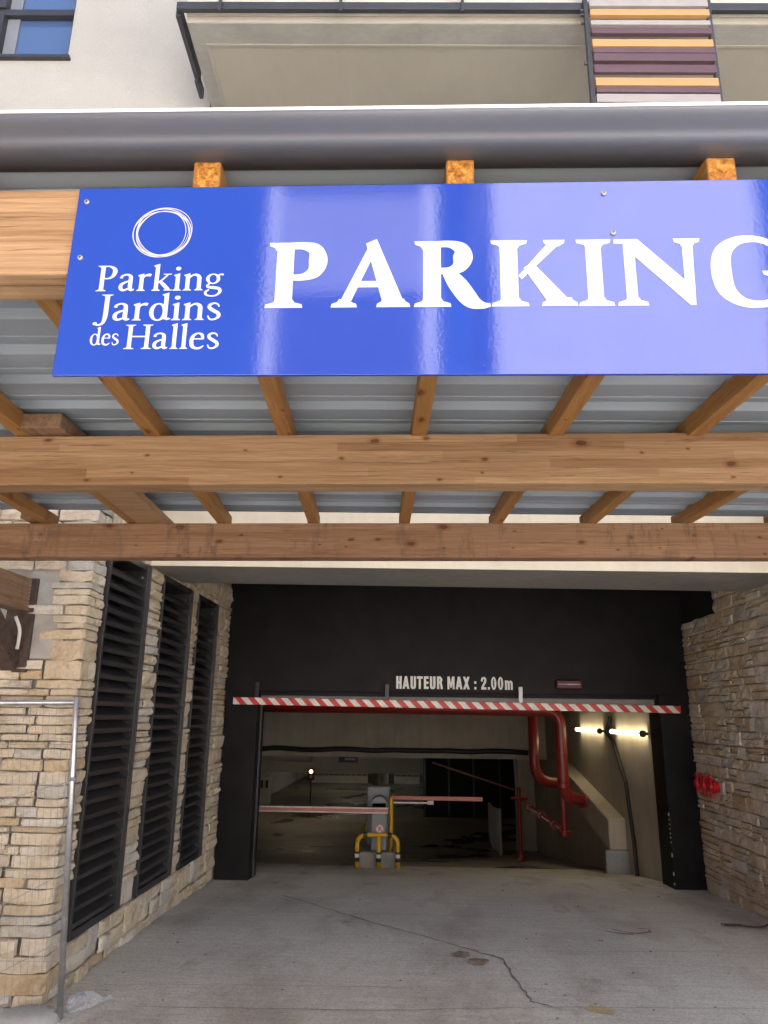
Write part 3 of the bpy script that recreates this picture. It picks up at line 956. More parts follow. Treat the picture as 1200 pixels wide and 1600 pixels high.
# ------------------------------------------------------------------ things inside the garage
def elbow_path(pts, r, n=7):
    P = [Vector(p) for p in pts]
    out = [P[0]]
    for a, b, c in zip(P, P[1:], P[2:]):
        d0 = (a - b).normalized(); d1 = (c - b).normalized()
        s, e = b + d0 * r, b + d1 * r
        for i in range(n + 1):
            t = i / n
            out.append(s * (1 - t) ** 2 + b * 2 * t * (1 - t) + e * t * t)
    return out + [P[-1]]
bm = B(); tube(bm, elbow_path([(-4.6, 11.5, 2.06), (2.165, 11.5, 2.035), (2.165, 11.5, .83), (2.50, 11.84, .75)], .24), .085, 16); tube(bm, [(2.48, 11.82, .755), (2.51, 11.85, .748)], .105, 16)
p1 = tag(obj('fire_pipe', bm, M['red_pipe'], smooth=True), 'thick red fire main running across the opening and turning down', 'pipe')
for z in (1.42, .98):
    bm = B(); tube(bm, [(2.165, 11.5, z - .02), (2.165, 11.5, z + .02)], .098, 16); obj('coupling', bm, M['red_pipe'], p1)
bm = B(); tube(bm, elbow_path([(2.02, 13.2, 2.30), (2.02, 13.2, .92), (2.60, 13.4, .84)], .28), .085, 16)
tag(obj('fire_pipe', bm, M['red_pipe'], smooth=True), 'shorter red pipe dropping behind the thick red main', 'pipe')
bm = B(); tube(bm, [(2.36, 12.6, .9), (2.36, 12.6, .2)], .045, 12); tube(bm, [(2.36, 12.6, .15), (2.36, 12.6, .22)], .09, 12)
tag(obj('drain_pipe', bm, M['red_pipe']), 'thin red riser with a foot below the fire main', 'pipe')
bm = B()
tube(bm, [(2.36, 12.72, .20), (2.08, 15.2, .36)], .05, 10)
for t in (.2, .5, .8):
    c = Vector((2.36, 12.72, .20)).lerp(Vector((2.08, 15.2, .36)), t); tube(bm, [c - Vector((.0, .06, .0)), c + Vector((0, .06, 0))], .075, 10)
tube(bm, [(2.03, 15.4, .62), (2.03, 15.4, -.70)], .036, 10)
tube(bm, [(1.88, 15.4, .42), (2.2, 15.4, .42)], .028, 8); tube(bm, [(2.0, 15.4, -.70), (2.06, 15.4, -.60)], .085, 10)
tag(obj('valve_assembly', bm, M['red_pipe']), 'red valve pipework slanting down to the garage floor', 'pipework')

def tube_light(y0, y1, z, lab):
    t = thing('fluorescent_light', lab, 'light', (3.05, (y0 + y1) / 2, z), 'tube lights on the garage side wall')
    bm = B(); tube(bm, [(2.98, y0 + .05, z), (2.98, y1 - .05, z)], .030, 12); obj('tube', bm, M['tube'], t, smooth=True)
    for a in (y0, y1 - .05):
        bm = B(); tube(bm, [(2.98, a, z), (2.98, a + .05, z)], .044, 12); box(bm, 2.98, 3.05, a + .012, a + .038, z - .018, z + .018); obj('end_cap', bm, M['cable'], t)
    return t
tube_light(10.16, 11.80, 1.745, 'glowing tube light on the concrete wall beside the black pier')
tube_light(12.50, 14.30, 1.735, 'glowing tube light on the concrete wall above the slanted parapet')
bm = B(); tube(bm, [(3.02, 11.95, 1.95), (2.96, 12.0, 1.72), (3.03, 11.9, 1.60), (3.03, 11.35, 1.05), (3.03, 11.15, .3), (3.03, 11.1, -.18)], .03, 8)
tag(obj('cable_conduit', bm, M['cable']), 'dark cable running down the concrete wall from the tube lights', 'cable')

# slanted parapet on the side wall
bm = B()
prof = [(11.55, .53), (15.3, 1.09), (15.3, .62), (11.55, .12)]
a = [bm.verts.new((2.79, y, z)) for y, z in prof]; b = [bm.verts.new((3.049, y, z)) for y, z in prof]
for i in range(4): bm.faces.new((a[i], a[(i + 1) % 4], b[(i + 1) % 4], b[i]))
bm.faces.new(a[::-1]); bm.faces.new(b)
bmesh.ops.bevel(bm, geom=bm.edges[:], offset=.012, segments=1, affect='EDGES')
tag(obj('slanted_parapet', bm, M['concrete_in']), 'slanted concrete parapet sloping down along the garage side wall', 'parapet')
bm = B(); box(bm, 2.72, 3.049, 11.5, 11.62, -.24, .12, .006); tube(bm, [(2.72, 11.49, -.2), (2.72, 11.49, .1)], .012, 8)
tag(obj('metal_cabinet', bm, M['panelgrey']), 'narrow grey metal panel below the slanted parapet', 'cabinet')

# black pipe slung below the downstand
bm = B()
pts = [(-4.6 + i * .45, 17.88, 1.20 - .03 * abs(math.sin(i * .9)) - (.02 if i % 3 else 0)) for i in range(17)]
tube(bm, cr(pts, 4), .058, 10)
tag(obj('black_hose', bm, M['cable'], smooth=True), 'black insulated pipe slung along the concrete downstand', 'pipe')
for x, y, lb in ((-.86, 14.5, 'small black hanger on the ceiling above the barrier machine'), (.75, 14.5, 'small black hanger on the ceiling above the pale red exit arm')):
    bm = B(); tube(bm, [(x, y, 2.36), (x, y, 2.14)], .012, 8); box(bm, x - .06, x + .06, y - .06, y + .06, 1.98, 2.15, .02)
    tag(obj('pipe_hanger', bm, M['cable']), lb, 'hanger', 'ceiling hangers')

# entry barrier island
isl = thing('entry_barrier', 'grey barrier machine with red arm lowered on a concrete plinth', 'barrier', (-.55, 12.1, -.28))
bm = B(); box(bm, -.83, -.24, 11.86, 12.9, -.42, -.02, .02); obj('plinth', bm, M['concrete'], isl)
bm = B(); box(bm, -.665, -.42, 11.98, 12.28, -.02, .67, .02); obj('housing', bm, M['machine'], isl)
bm = B()
tube(bm, [(-.543, 11.98, .62), (-.543, 12.28, .62)], .122, 20); obj('housing_top', bm, M['machine'], isl, smooth=False)
bm = B(); box(bm, -2.50, -.40, 11.93, 11.965, .505, .59, .004); arm = obj('arm', bm, M['armwhite'], isl)
bm = B(); box(bm, -2.50, -.40, 11.926, 11.93, .525, .57); obj('red_stripe', bm, M['pink'], arm)
bm = B(); glyph_faces(bm, [ring(0, 0, 1, 1, .22, .22)], lambda x, y, d: (-.525 + x * .072, 11.975 - d, .285 + y * .072)); obj('notice_ring', bm, M['pink'], isl)
bm = B(); glyph_faces(bm, [disc(0, 0, .78)], lambda x, y, d: (-.525 + x * .072, 11.9765 - d, .285 + y * .072)); obj('notice', bm, M['armwhite'], isl)
bm = B(); glyph_faces(bm, [poly((-.6, .45), (-.45, .6), (.6, -.45), (.45, -.6)), rib([(-.25, -.35, .25), (-.1, .1, .3), (.2, .4, .3)])], lambda x, y, d: (-.525 + x * .072, 11.974 - d, .285 + y * .072)); obj('notice_bar', bm, M['pink'], isl)

ex = thing('exit_barrier', 'taller grey barrier machine behind with pale red arm', 'barrier', (-.55, 12.75, -.28))
bm = B(); box(bm, -.76, -.40, 12.5, 12.85, -.02, .84, .02); obj('housing', bm, M['machine'], ex)
bm = B(); box(bm, -.395, 1.08, 12.56, 12.60, .64, .70, .004); arm = obj('arm', bm, M['pink'], ex)
bm = B(); box(bm, -.39, .25, 12.57, 12.59, .585, .612); box(bm, .20, .30, 12.555, 12.60, .575, .635); obj('arm_support', bm, M['armwhite'], ex)

def hoop(xc, y, half, zt, lab, mid=True):
    t = thing('hoop_guard', lab, 'guard rail', (xc, y, -.3))
    zb = ground_z(y) - .01
    bm = B(); tube(bm, elbow_path([(xc - half, y, zb), (xc - half, y, zt), (xc + half, y, zt), (xc + half, y, zb)], .14, 6), .032, 12); obj('hoop', bm, M['yellow'], t, smooth=True)
    legs = [xc - half, xc + half]
    if mid:
        bm = B(); tube(bm, [(xc + .02, y - .03, zb), (xc + .02, y - .03, zt)], .034, 12); obj('leg', bm, M['yellow'], t, smooth=True); legs.append(xc + .02)
    for x in legs:
        yy = y - .03 if x == xc + .02 else y
        for z0, w, mt in ((.10, .055, 'blackband'), (.155, .05, 'armwhite'), (.205, .03, 'blackband')):
            bm = B(); tube(bm, [(x, yy, zb + z0), (x, yy, zb + z0 + w)], .036, 12); obj('band', bm, M[mt], t)
    for x in (xc - .18, xc + .18):
        bm = B(); tube(bm, [(x - .03, y, zt), (x + .03, y, zt)], .035, 12); obj('band', bm, M['blackband'], t)
hoop(-.545, 11.72, .30, .235, 'yellow and black hoop guard in front of the barrier machine')
bm = B()
tube(bm, elbow_path([(-.36, 12.0, -.25), (-.36, 12.0, .72), (-.36, 12.4, .72), (-.36, 12.4, -.3)], .06, 4), .022, 10)
tag(obj('hoop_guard', bm, M['yellow'], smooth=True), 'tall yellow side rail beside the barrier machine', 'guard rail')
bm = B()
tube(bm, elbow_path([(-.80, 13.0, -.45), (-.80, 13.0, .20), (-.80, 13.5, .20), (-.80, 13.5, -.5)], .1, 4), .03, 10)
tag(obj('hoop_guard', bm, M['yellow'], smooth=True), 'low yellow hoop behind the barrier plinth', 'guard rail')

bol = None
BOL = ['slim grey steel bollard, ' + w_ for w_ in ('first of the row, nearest the garage opening', 'second in the row counted from the opening', 'third in the row counted from the opening', 'fourth in the row counted from the opening', 'fifth in the row counted from the opening', 'last of the row, nearest the dark gate')]
for i in range(6):
    y = 18.5 + i * .72
    x = 1.98 + i * .02
    if bol is None:
        bm = B(); tube(bm, [(0, 0, -.02), (0, 0, .95), (0, 0, .985)], [.04, .04, .028], 12)
        bol = obj('bollard', bm, M['steel']); o = bol
    else:
        o = bol.copy(); col.objects.link(o)
    o.location = (x, y, ground_z(y))
    tag(o, BOL[i], 'bollard', 'row of steel bollards on the ramp')
o = bol.copy(); col.objects.link(o); o.location = (2.46, 18.4, ground_z(18.4)); tag(o, 'lone grey steel post by the concrete side wall', 'bollard'); del o['group']

# far end of the garage
bm = B(); tube(bm, [(-1.5, 34, -1.45), (-1.5, 34, 1.32)], .36, 20)
tag(obj('column', bm, M['concrete_in'], smooth=True), 'round concrete column deep in the garage', 'column')
def railing(x0, x1, lab):
    t = thing('railing', lab, 'railing', ((x0 + x1) / 2, 40, -1.4), 'white railings at the back of the garage')
    bm = B(); box(bm, x0, x1, 39.97, 40.03, -.36, -.28); box(bm, x0, x1, 39.97, 40.03, -.96, -.90); obj('rail', bm, M['offwhite'], t)
    bm = B(); box(bm, x0, x1, 39.9, 40.1, -1.44, -1.05); obj('kerb', bm, M['offwhite'], t)
    n = int((x1 - x0) / .28)
    for i in range(n + 1):
        x = x0 + .03 + (x1 - x0 - .06) * i / n
        bm = B(); box(bm, x - .03, x + .03, 39.985, 40.015, -1.06, -.35); obj('baluster', bm, M['offwhite'], t)
railing(-5.3, -2.4, 'white baluster railing beyond the round column, longer run')
railing(-1.05, .25, 'white baluster railing beyond the round column, short run')
for x0, x1, z0, z1, lab in ((-4.05, -3.30, -.02, .32, 'blue hanging sign with faint lettering near the traffic light'), (-2.95, -2.2, .18, .42, 'small blue hanging sign with white text nearer the column')):
    t = thing('hanging_sign', lab, 'sign', ((x0 + x1) / 2, 30, z0))
    bm = B(); box(bm, x0, x1, 29.97, 30.03, z0, z1); obj('panel', bm, M['signblue_s'], t)
    bm = B()
    for k_ in range(5): box(bm, x0 + .25 + k_ * .085, x0 + .31 + k_ * .085, 29.965, 29.969, z0 + .08, z0 + .16)
    obj('lettering', bm, M['armwhite'], t)
    bm = B(); tube(bm, [(x0 + .1, 30, z1), (x0 + .1, 30, 1.32)], .012, 6); tube(bm, [(x1 - .1, 30, z1), (x1 - .1, 30, 1.32)], .012, 6); obj('hanger', bm, M['cable'], t)
t = thing('traffic_light', 'small black signal box with glowing amber lamp', 'traffic light', (-3.9, 29.2, -1.4))
bm = B(); box(bm, -4.02, -3.78, 29.2, 29.35, -.42, -.02, .03); obj('housing', bm, M['cable'], t)
bm = B(); tube(bm, [(-3.9, 29.28, -1.42), (-3.9, 29.28, -.42)], .03, 8); obj('post', bm, M['cable'], t)
bm = B(); tube(bm, [(-3.9, 29.2, -.12), (-3.9, 29.17, -.12)], .065, 14); obj('lamp', bm, M['amber'], t)
bm = B(); tube(bm, [(-3.9, 29.2, -.30), (-3.9, 29.17, -.30)], .065, 14); obj('lamp', bm, M['pink'], t)
t = thing('ticket_machine', 'pale upright ticket terminal by the garage side wall', 'ticket machine', (-5.78, 30, -1.38))
bm = B(); box(bm, -5.98, -5.60, 30, 30.4, -1.39, -.36, .02); obj('body', bm, M['offwhite'], t)
bm = B(); box(bm, -5.94, -5.85, 29.985, 30.0, -.80, -.52); box(bm, -5.75, -5.66, 29.985, 30.0, -.80, -.52); obj('slot', bm, M['cable'], t)
bm = B(); box(bm, -6.19, -5.99, 25.5, 31.5, -1.39, -.62, .02)
tag(obj('low_wall', bm, M['offwhite']), 'low pale wall beside the ticket terminal', 'wall')
bm = B(); box(bm, -4.05, -2.95, 22.0, 22.4, .62, 1.31, .02)
tag(obj('ventilation_duct', bm, M['offwhite']), 'pale duct under the ceiling near the ticket terminal', 'duct')
t = thing('dark_gate', 'dark mesh gate closing off the ramp beside the bollards', 'gate', (2.2, 27, -1.4))
bm = B(); box(bm, .3, 6, 27.0, 27.05, -1.44, 1.28); obj('panel', bm, M['void'], t)
for x in (.32, 1.15, 2.0, 2.9, 3.8):
    bm = B(); box(bm, x, x + .06, 26.94, 27.0, -1.44, 1.28); obj('post', bm, M['anthracite'], t)
bm = B(); beam(bm, (.6, 26.9, .4), (3.4, 26.9, -.45), .05, .06); obj('handrail', bm, M['pink'], t)
t = thing('concrete_column', 'square concrete column with leaning pipes at the end of the side wall', 'column', (2.9, 20, -1.3))
bm = B(); box(bm, 2.62, 3.045, 20.0, 20.5, -1.4, 1.1, .01); obj('shaft', bm, M['concrete_in'], t)
bm = B(); tube(bm, [(2.56, 19.95, -1.3), (2.58, 19.95, .2), (2.55, 19.95, .98)], .035, 8); obj('downpipe', bm, M['galv'], t)

for x, y, lab in ((-3.4, 25.0, 'added tube fill light under the far garage ceiling before the column'), (-3.0, 36.5, 'added tube fill light under the far garage ceiling beyond the column')):  # hidden fill lights, added to brighten the depth of the garage
    t = thing('added_fill_light', lab, 'light', (x, y, 1.25), 'added fill lights under the far garage ceiling')
    bm = B(); box(bm, x - .75, x + .75, y - .06, y + .06, 1.25, 1.305, .01); obj('housing', bm, M['offwhite'], t)
    bm = B(); tube(bm, [(x - .7, y, 1.225), (x + .7, y, 1.225)], .03, 12); obj('tube', bm, M['fill_tube'], t, smooth=True)

# ------------------------------------------------------------------ fire inlets on the right stone wall
FX = XR - .035
t = thing('fire_inlet', 'row of three red fire hose inlets on the stone wall', 'fire inlet', (XR, 8.9, 1.2))
bm = B(); box(bm, FX - .010, FX + .02, 8.57, 9.22, 1.155, 1.285, .005); obj('backplate', bm, M['offwhite'], t)
for i in range(3):
    y = 8.69 + i * .205
    z = 1.222
    bm = B(); tube(bm, [(FX - .01, y, z), (FX - .05, y, z), (FX - .055, y, z), (FX - .085, y, z), (FX - .09, y, z), (FX - .115, y, z)], [.058, .058, .072, .072, .05, .044], 14); obj('inlet', bm, M['red_valve'], t)
    bm = B(); box(bm, FX - .10, FX - .07, y - .022, y + .022, z + .03, z + .125, .004); obj('cap_lug', bm, M['red_valve'], t)
    bm = B(); box(bm, FX - .101, FX - .069, y - .06, y + .06, z + .075, z + .098, .004); obj('lever', bm, M['red_valve'], t)
    bm = B(); box(bm, FX - .10, FX - .07, y - .022, y + .022, z - .115, z - .03, .004); obj('cap_lug', bm, M['red_valve'], t)

# ------------------------------------------------------------------ timber canopy
can = thing('timber_canopy', 'timber canopy of glulam beams and rafters under grey sheet roof', 'canopy', (0, 3, 2.86))
def tl(x): return -.006 * x
def gl(name, x0, x1, y0, y1, z0, z1, tilt, mat, off=0.0):
    bm = B()
    for_v = box(bm, x0, x1, y0, y1, z0, z1, .006)
    for v in bm.verts: v.co.z += tilt * v.co.x
    return obj(name, bm, mat, can)
gl('beam', -3.2, 3.3, 1.465, 1.58, 2.902, 3.134, -.008, M['beam'])
gl('beam', -3.6, 3.5, 3.04, 3.16, 2.900, 3.131, .002, M['beam'])
gl('beam', -4.2, 4.0, 4.52, 4.64, 2.888, 3.112, .002, M['beam_dirty'])
def rafter(xf, xr, yf=1.468, yr=4.68, w=.066, mt='rafter'):
    bm = B()
    zf = 3.130 - .012 * xf
    zr = 3.113
    v = []
    for x, y, z in ((xf, yf, zf), (xr, yr, zr)):
        for i, j in ((0, 0), (w, 0), (w, .082), (0, .082)): v.append(bm.verts.new((x + i, y, z + j)))
    fs = [bm.faces.new([v[i] for i in q_]) for q_ in ((0, 1, 2, 3), (7, 6, 5, 4), (0, 4, 5, 1), (1, 5, 6, 2), (2, 6, 7, 3), (3, 7, 4, 0))]
    fs[0].material_index = 1
    bmesh.ops.bevel(bm, geom=list({e for f in fs for e in f.edges}), offset=.004, segments=2, affect='EDGES', profile=.5)
    return obj('rafter', bm, [M[mt], M['endgrain']], can)
for k_ in range(-4, 5):
    rafter(.074 + .607 * k_, -.105 + .587 * k_)
rafter(.074 - .607 * 4.55, -.105 - .587 * 4.85, yr=4.70)
# trimmer board beside a rafter and short packing blocks
bm = B(); beam(bm, (-1.63, 3.18, 3.140), (-1.70, 4.70, 3.130), .20, .045, .003); obj('trimmer_board', bm, M['beam'], can)
bm = B(); box(bm, -1.77, -1.56, 2.96, 3.35, 3.135, 3.205, .006); obj('packing_block', bm, M['oldwood'], can)
bm = B(); box(bm, -2.52, -2.43, 4.44, 4.75, 3.118, 3.192, .006); obj('packing_block', bm, M['oldwood'], can)
# profiled roof sheet, ribs run along the beams
bm = B()
prof = []
def sheet_z(y): return 3.2145 - (y - 1.46) * .0058
y = 1.452
while y < 4.62:
    for dy, dz in ((0, 0), (.108, 0), (.110, .004), (.118, .004), (.120, 0), (.152, 0), (.170, .032), (.232, .032)):
        if y + dy < 4.63: prof.append((y + dy, sheet_z(y + dy) + dz))
    y += .25
a = [bm.verts.new((-2.90, p, z + .030)) for p, z in prof]; b = [bm.verts.new((3.4, p, z - .030)) for p, z in prof]
a2 = [bm.verts.new((-2.90, p, z + .034)) for p, z in prof]; b2 = [bm.verts.new((3.4, p, z - .026)) for p, z in prof]
for i in range(len(prof) - 1):
    bm.faces.new((a[i], a[i + 1], b[i + 1], b[i])); bm.faces.new((a2[i], b2[i], b2[i + 1], a2[i + 1]))
for r_, s2 in ((a, a2), (b, b2)):
    for i in range(len(prof) - 1): bm.faces.new((r_[i], s2[i], s2[i + 1], r_[i + 1]))
bm.faces.new((a[0], b[0], b2[0], a2[0])); bm.faces.new((a[-1], a2[-1], b2[-1], b[-1]))
obj('roof_sheet', bm, M['sheet'], can)
# eave flashing: upright face, rolled lower edge, flat soffit with a seam
bm = B()
pr = [(1.50, 3.2105), (1.476, 3.2105), (1.474, 3.2070), (1.425, 3.2065), (1.416, 3.2072), (1.409, 3.2100), (1.404, 3.2145), (1.3995, 3.2195), (1.392, 3.2235), (1.380, 3.2275), (1.366, 3.2330), (1.356, 3.2395), (1.352, 3.2450)]
out = pr
inn = [(y_ + .004, z_ + .003) for y_, z_ in pr]
XA, XB = -3.2, 3.4
def dz(x): return -.0135 * x
A = [bm.verts.new((XA, y_, z_ + dz(XA))) for y_, z_ in out]; Bv = [bm.verts.new((XB, y_, z_ + dz(XB))) for y_, z_ in out]
for i in range(len(out) - 1): bm.faces.new((A[i], A[i + 1], Bv[i + 1], Bv[i]))
fl = obj('eave_flashing', bm, M['flash'], can, smooth=True)
sol = fl.modifiers.new('thickness', 'SOLIDIFY'); sol.thickness = .0015
# roof closes behind the flashing
bm = B()
A = [bm.verts.new((XA, y_, z_ + dz(XA))) for y_, z_ in ((1.3535, 3.2452), (1.60, 3.2600), (1.60, 3.268), (1.350, 3.2520))]
Bv = [bm.verts.new((XB, y_, z_ + dz(XB))) for y_, z_ in ((1.3535, 3.2452), (1.60, 3.2600), (1.60, 3.268), (1.350, 3.2520))]
for i in range(4): bm.faces.new((A[i], A[(i + 1) % 4], Bv[(i + 1) % 4], Bv[i]))
obj('flashing_cap', bm, M['facade_white'], can)  # white colour stands in for the sunlit highlight along the lip

# wall bracket that carries the rear beam
br = thing('wall_bracket', 'old timber bracket with rusty knee brace fixed into the stone wall', 'bracket', (-2.88, 5.2, 2.3))
bm = B(); box(bm, -2.96, -2.82, 4.40, 5.295, 2.640, 2.876, .006); obj('arm', bm, M['oldwood'], br)
bm = B(); beam(bm, (-2.89, 5.28, 2.27), (-2.89, 4.75, 2.66), .10, .14, .006); obj('knee_brace', bm, M['rust'], br)
bm = B(); box(bm, -2.98, -2.78, 5.262, 5.297, 2.20, 2.88, .003); obj('wall_plate', bm, M['rust'], br)
bm = B()
for i in range(9): tube(bm, [(-2.819, 5.235, 2.645 + i * .025), (-2.813, 5.235, 2.645 + i * .025)], .005, 6)
obj('nail_row', bm, M['steel'], br)
bm = B(); tube(bm, cr([(-2.83, 5.12, 2.58), (-2.81, 5.16, 2.50), (-2.815, 5.18, 2.42), (-2.83, 5.2, 2.36)], 4), .012, 8); obj('plastic_strip', bm, M['armwhite'], br)

# ------------------------------------------------------------------ the sign
TH = .005
sign = thing('parking_sign', 'glossy blue sign board reading PARKING with white serif lettering and ring logo', 'sign', (-.80, 1.462, 2.645))
sign.rotation_euler = (0, TH, 0)
SW, SH = 2.15, .487
bm = B(); box(bm, 0, SW, -.009, 0, 0, SH, .0012)
panel = obj('panel', bm, [M['sign']], sign, local=True)
FD = -.0095
def sign_place(u0, v0, k, sx=1.0):
    return lambda x, y, d: (u0 + x * k * sx, FD - d, v0 + y * k)
for c, u0, u1 in (('P', .4625, .600), ('A', .613, .788), ('R', .797, .966), ('K', .969, 1.158), ('I', 1.160, 1.238), ('N', 1.2445, 1.430), ('G', 1.452, 1.630)):
    w, prims = BIG[c]
    bm = B()
    kx = (u1 - u0) / w
    glyph_faces(bm, prims, lambda x, y, d, u0=u0, kx=kx: (u0 + x * kx, FD - d, .1635 + y * .168))
    obj('letter', bm, M['white'], sign, local=True)
def line(word, u0, u1, v0, cap):
    adv = sum(SM[c][0] for c in word)
    k = (u1 - u0) / adv
    u = 0
    for c in word:
        w, prims = SM[c]
        bm = B()
        glyph_faces(bm, prims, lambda x, y, d, u=u: (u0 + (u + x) * k, FD - d, v0 + y * cap))
        obj('small_letter', bm, M['white'], sign, local=True)
        u += w
line('Parking', .0695, .366, .2095, .066)
line('Jardins', .081, .368, .1345, .066)
line('des', .0735, .142, .0735, .043)
line('Halles', .151, .369, .0635, .060)
# ring logo: several loose hand drawn loops
bm = B()
for i, (cx_, cy_, rx, ry, t_, ph) in enumerate([(.212, .364, .069, .066, .0028, 0), (.215, .361, .063, .0605, .0030, 1), (.210, .360, .0655, .061, .0026, 2.2), (.213, .365, .060, .062, .0024, 3.1), (.2145, .3625, .066, .064, .0018, 4.0), (.211, .3615, .058, .0575, .0022, 5.2)]):
    pts = []
    for s in range(49):
        a_ = 2 * math.pi * s / 48 + ph
        wob = 1 + .026 * math.sin(2 * a_ + ph) + .01 * math.sin(3 * a_ + 2 * ph)
        pts.append((cx_ + rx * wob * math.cos(a_), cy_ + ry * wob * math.sin(a_), t_ * .8 * (.5 + .5 * abs(math.sin(a_ / 2 - ph)))))
    glyph_faces(bm, [rib(pts, 1)], lambda x, y, d, i=i: (x, FD - i * .0001, y))
obj('ring_logo', bm, M['white'], sign, local=True)
for x, z in ((.0228, .448), (.0262, .297), (1.2308, .4538), (1.2451, .348)):
    bm = B(); tube(bm, [(x, -.009, z), (x, -.0125, z), (x, -.0135, z)], [.0062, .0062, .004], 12)
    sc = obj('screw', bm, M['steel'], sign, local=True)
    bm = B(); box(bm, x - .0028, x + .0028, -.0139, -.0136, z - .0007, z + .0007); box(bm, x - .0007, x + .0007, -.0141, -.0139, z - .0028, z + .0028)
    obj('cross_slot', bm, M['blackband'], sc, local=True)

# ------------------------------------------------------------------ upper storeys: render wall, window, balcony, slat screen
YAW = R(1.9)
def rot(p, piv=(-1.8, 5.27)):
    x, y = p[0] - piv[0], p[1] - piv[1]
    return (piv[0] + x * math.cos(YAW) - y * math.sin(YAW), piv[1] + x * math.sin(YAW) + y * math.cos(YAW), p[2])
def turned(bm):
    for v in bm.verts: v.co = rot(v.co)
    return bm
bld = thing('apartment_building', 'pale rendered apartment building above the garage entrance', 'building', (-1.8, 6, 4.2))
WX0, WX1, WZ0, WZ1 = -4.30, -3.165, 7.675, 9.2
bm = B()
xs = [-22, WX0, WX1, -1.825]; zs = [4.2, WZ0, WZ1, 10.0]
g = [[bm.verts.new((x, 5.285, z)) for z in zs] for x in xs]
for i in range(3):
    for j_ in range(3):
        if (i, j_) == (1, 1): continue
        bm.faces.new((g[i][j_], g[i + 1][j_], g[i + 1][j_ + 1], g[i][j_ + 1]))
h = [bm.verts.new((x, 5.47, z)) for x, z in ((WX0, WZ0), (WX1, WZ0), (WX1, WZ1), (WX0, WZ1))]
inner = [g[1][1], g[2][1], g[2][2], g[1][2]]
for i in range(4): bm.faces.new((inner[i], inner[(i + 1) % 4], h[(i + 1) % 4], h[i]))
# return of the wall into the loggia
q0 = [bm.verts.new((-1.825, y, z)) for y, z in ((5.285, 4.2), (8.0, 4.2), (8.0, 10.0), (5.285, 10.0))]
bm.faces.new(q0)
obj('wall', turned(bm), M['render'], bld)
bm = B(); box(bm, -1.82, 16, 7.6, 7.9, 3.6, 9.9); obj('loggia_wall', turned(bm), M['render'], bld)
bm = B(); box(bm, -22, 16, 30, 30.2, -.2, 9.9); obj('added_rear_wall', turned(bm), M['render'], bld)  # unseen, set far back to close off the sun
bm = B(); box(bm, -22, 16, 5.3, 30.3, 9.9, 10.15); obj('roof', turned(bm), M['concrete'], bld)  # unseen roof, carried back deep to keep the sun off the entrance
bm = B(); box(bm, 15.7, 16, 5.5, 29.9, -.2, 9.85); box(bm, -22, -21.7, 5.5, 29.9, -.2, 9.85); obj('side_wall', turned(bm), M['render'], bld)
bm = B(); box(bm, -1.82, 16, 5.6, 7.59, 9.3, 9.5); obj('floor_slab', turned(bm), M['soffit'], bld)
bm = B(); box(bm, -1.82, 16, 5.3, 5.5, 9.25, 9.88); obj('upper_wall', turned(bm), M['render'], bld)

win = thing('window', 'dark framed window in the pale render wall with the blue sky reflection put into the glass colour', 'window', (-3.7, 5.4, WZ0))
WX0v = -4.29
def fr(a, b, c, d, y0=5.36, y1=5.44):
    bm = B(); box(bm, a, b, y0, y1, c, d, .004); return turned(bm)
obj('frame', fr(WX1 - .05, WX1 - .004, WZ0 + .01, WZ1 - .01), M['anthracite'], win)
obj('frame', fr(WX0 + .01, WX1 - .052, WZ0 + .004, WZ0 + .05), M['anthracite'], win)
obj('frame', fr(WX0 + .01, WX1 - .052, 8.265, 8.335), M['anthracite'], win)
obj('frame', fr(WX0 + .01, WX1 - .052, WZ1 - .06, WZ1 - .012), M['anthracite'], win)
obj('mullion', fr(-4.0, -3.86, WZ0 + .052, 8.263, 5.34, 5.438), M['anthracite'], win)
obj('mullion', fr(-4.0, -3.86, 8.337, WZ1 - .062, 5.34, 5.438), M['anthracite'], win)
bm = B(); box(bm, WX0 + .01, WX1 - .01, 5.425, 5.432, WZ0 + .03, WZ1 - .03); obj('pane', turned(bm), M['glass'], win)
for z0_, z1_ in ((WZ0 + .052, 8.263), (8.337, WZ1 - .062)):
    bm = B(); box(bm, -3.855, -3.74, 5.405, 5.424, z0_, z1_); obj('side_panel', turned(bm), M['machine'], win)
bm = B(); box(bm, WX0 - .05, WX1 + .03, 5.24, 5.36, WZ0 - .03, WZ0 + .002, .004); obj('sill', turned(bm), M['anthracite'], win)
bm = B(); box(bm, WX0, WX1, 5.46, 5.48, WZ0, WZ1); obj('backing', turned(bm), M['void'], win)

bal = thing('balcony', 'concrete balcony slab with grey underside and dark metal railing', 'balcony', (2, 5, 7.1))
SZ = 7.10
bm = B(); box(bm, -1.80, 9, 4.42, 7.58, SZ, SZ + .22, .004); obj('slab', turned(bm), M['soffit'], bal)
bm = B(); box(bm, -1.795, 9, 4.425, 4.605, SZ - .006, SZ - .0005); box(bm, -1.795, -1.69, 4.607, 7.5, SZ - .006, SZ - .0005); obj('drip_band', turned(bm), M['soffit_edge'], bal)
bm = B(); box(bm, -1.69, 9, 4.605, 4.625, SZ - .012, SZ - .0005); box(bm, -1.69, -1.675, 4.627, 7.5, SZ - .012, SZ - .0005); obj('drip_bead', turned(bm), M['soffit'], bal)
bm = B(); box(bm, -1.80, 9, 4.395, 4.418, SZ + .06, SZ + .9); obj('parapet', turned(bm), M['offwhite'], bal)
bm = B(); box(bm, -1.86, 9, 4.335, 4.375, SZ + .035, SZ + .105, .004); obj('bottom_rail', turned(bm), M['anthracite'], bal)
bm = B(); box(bm, -1.875, -1.835, 4.378, 5.0, SZ + .01, SZ + .12, .004); obj('side_rail', turned(bm), M['anthracite'], bal)
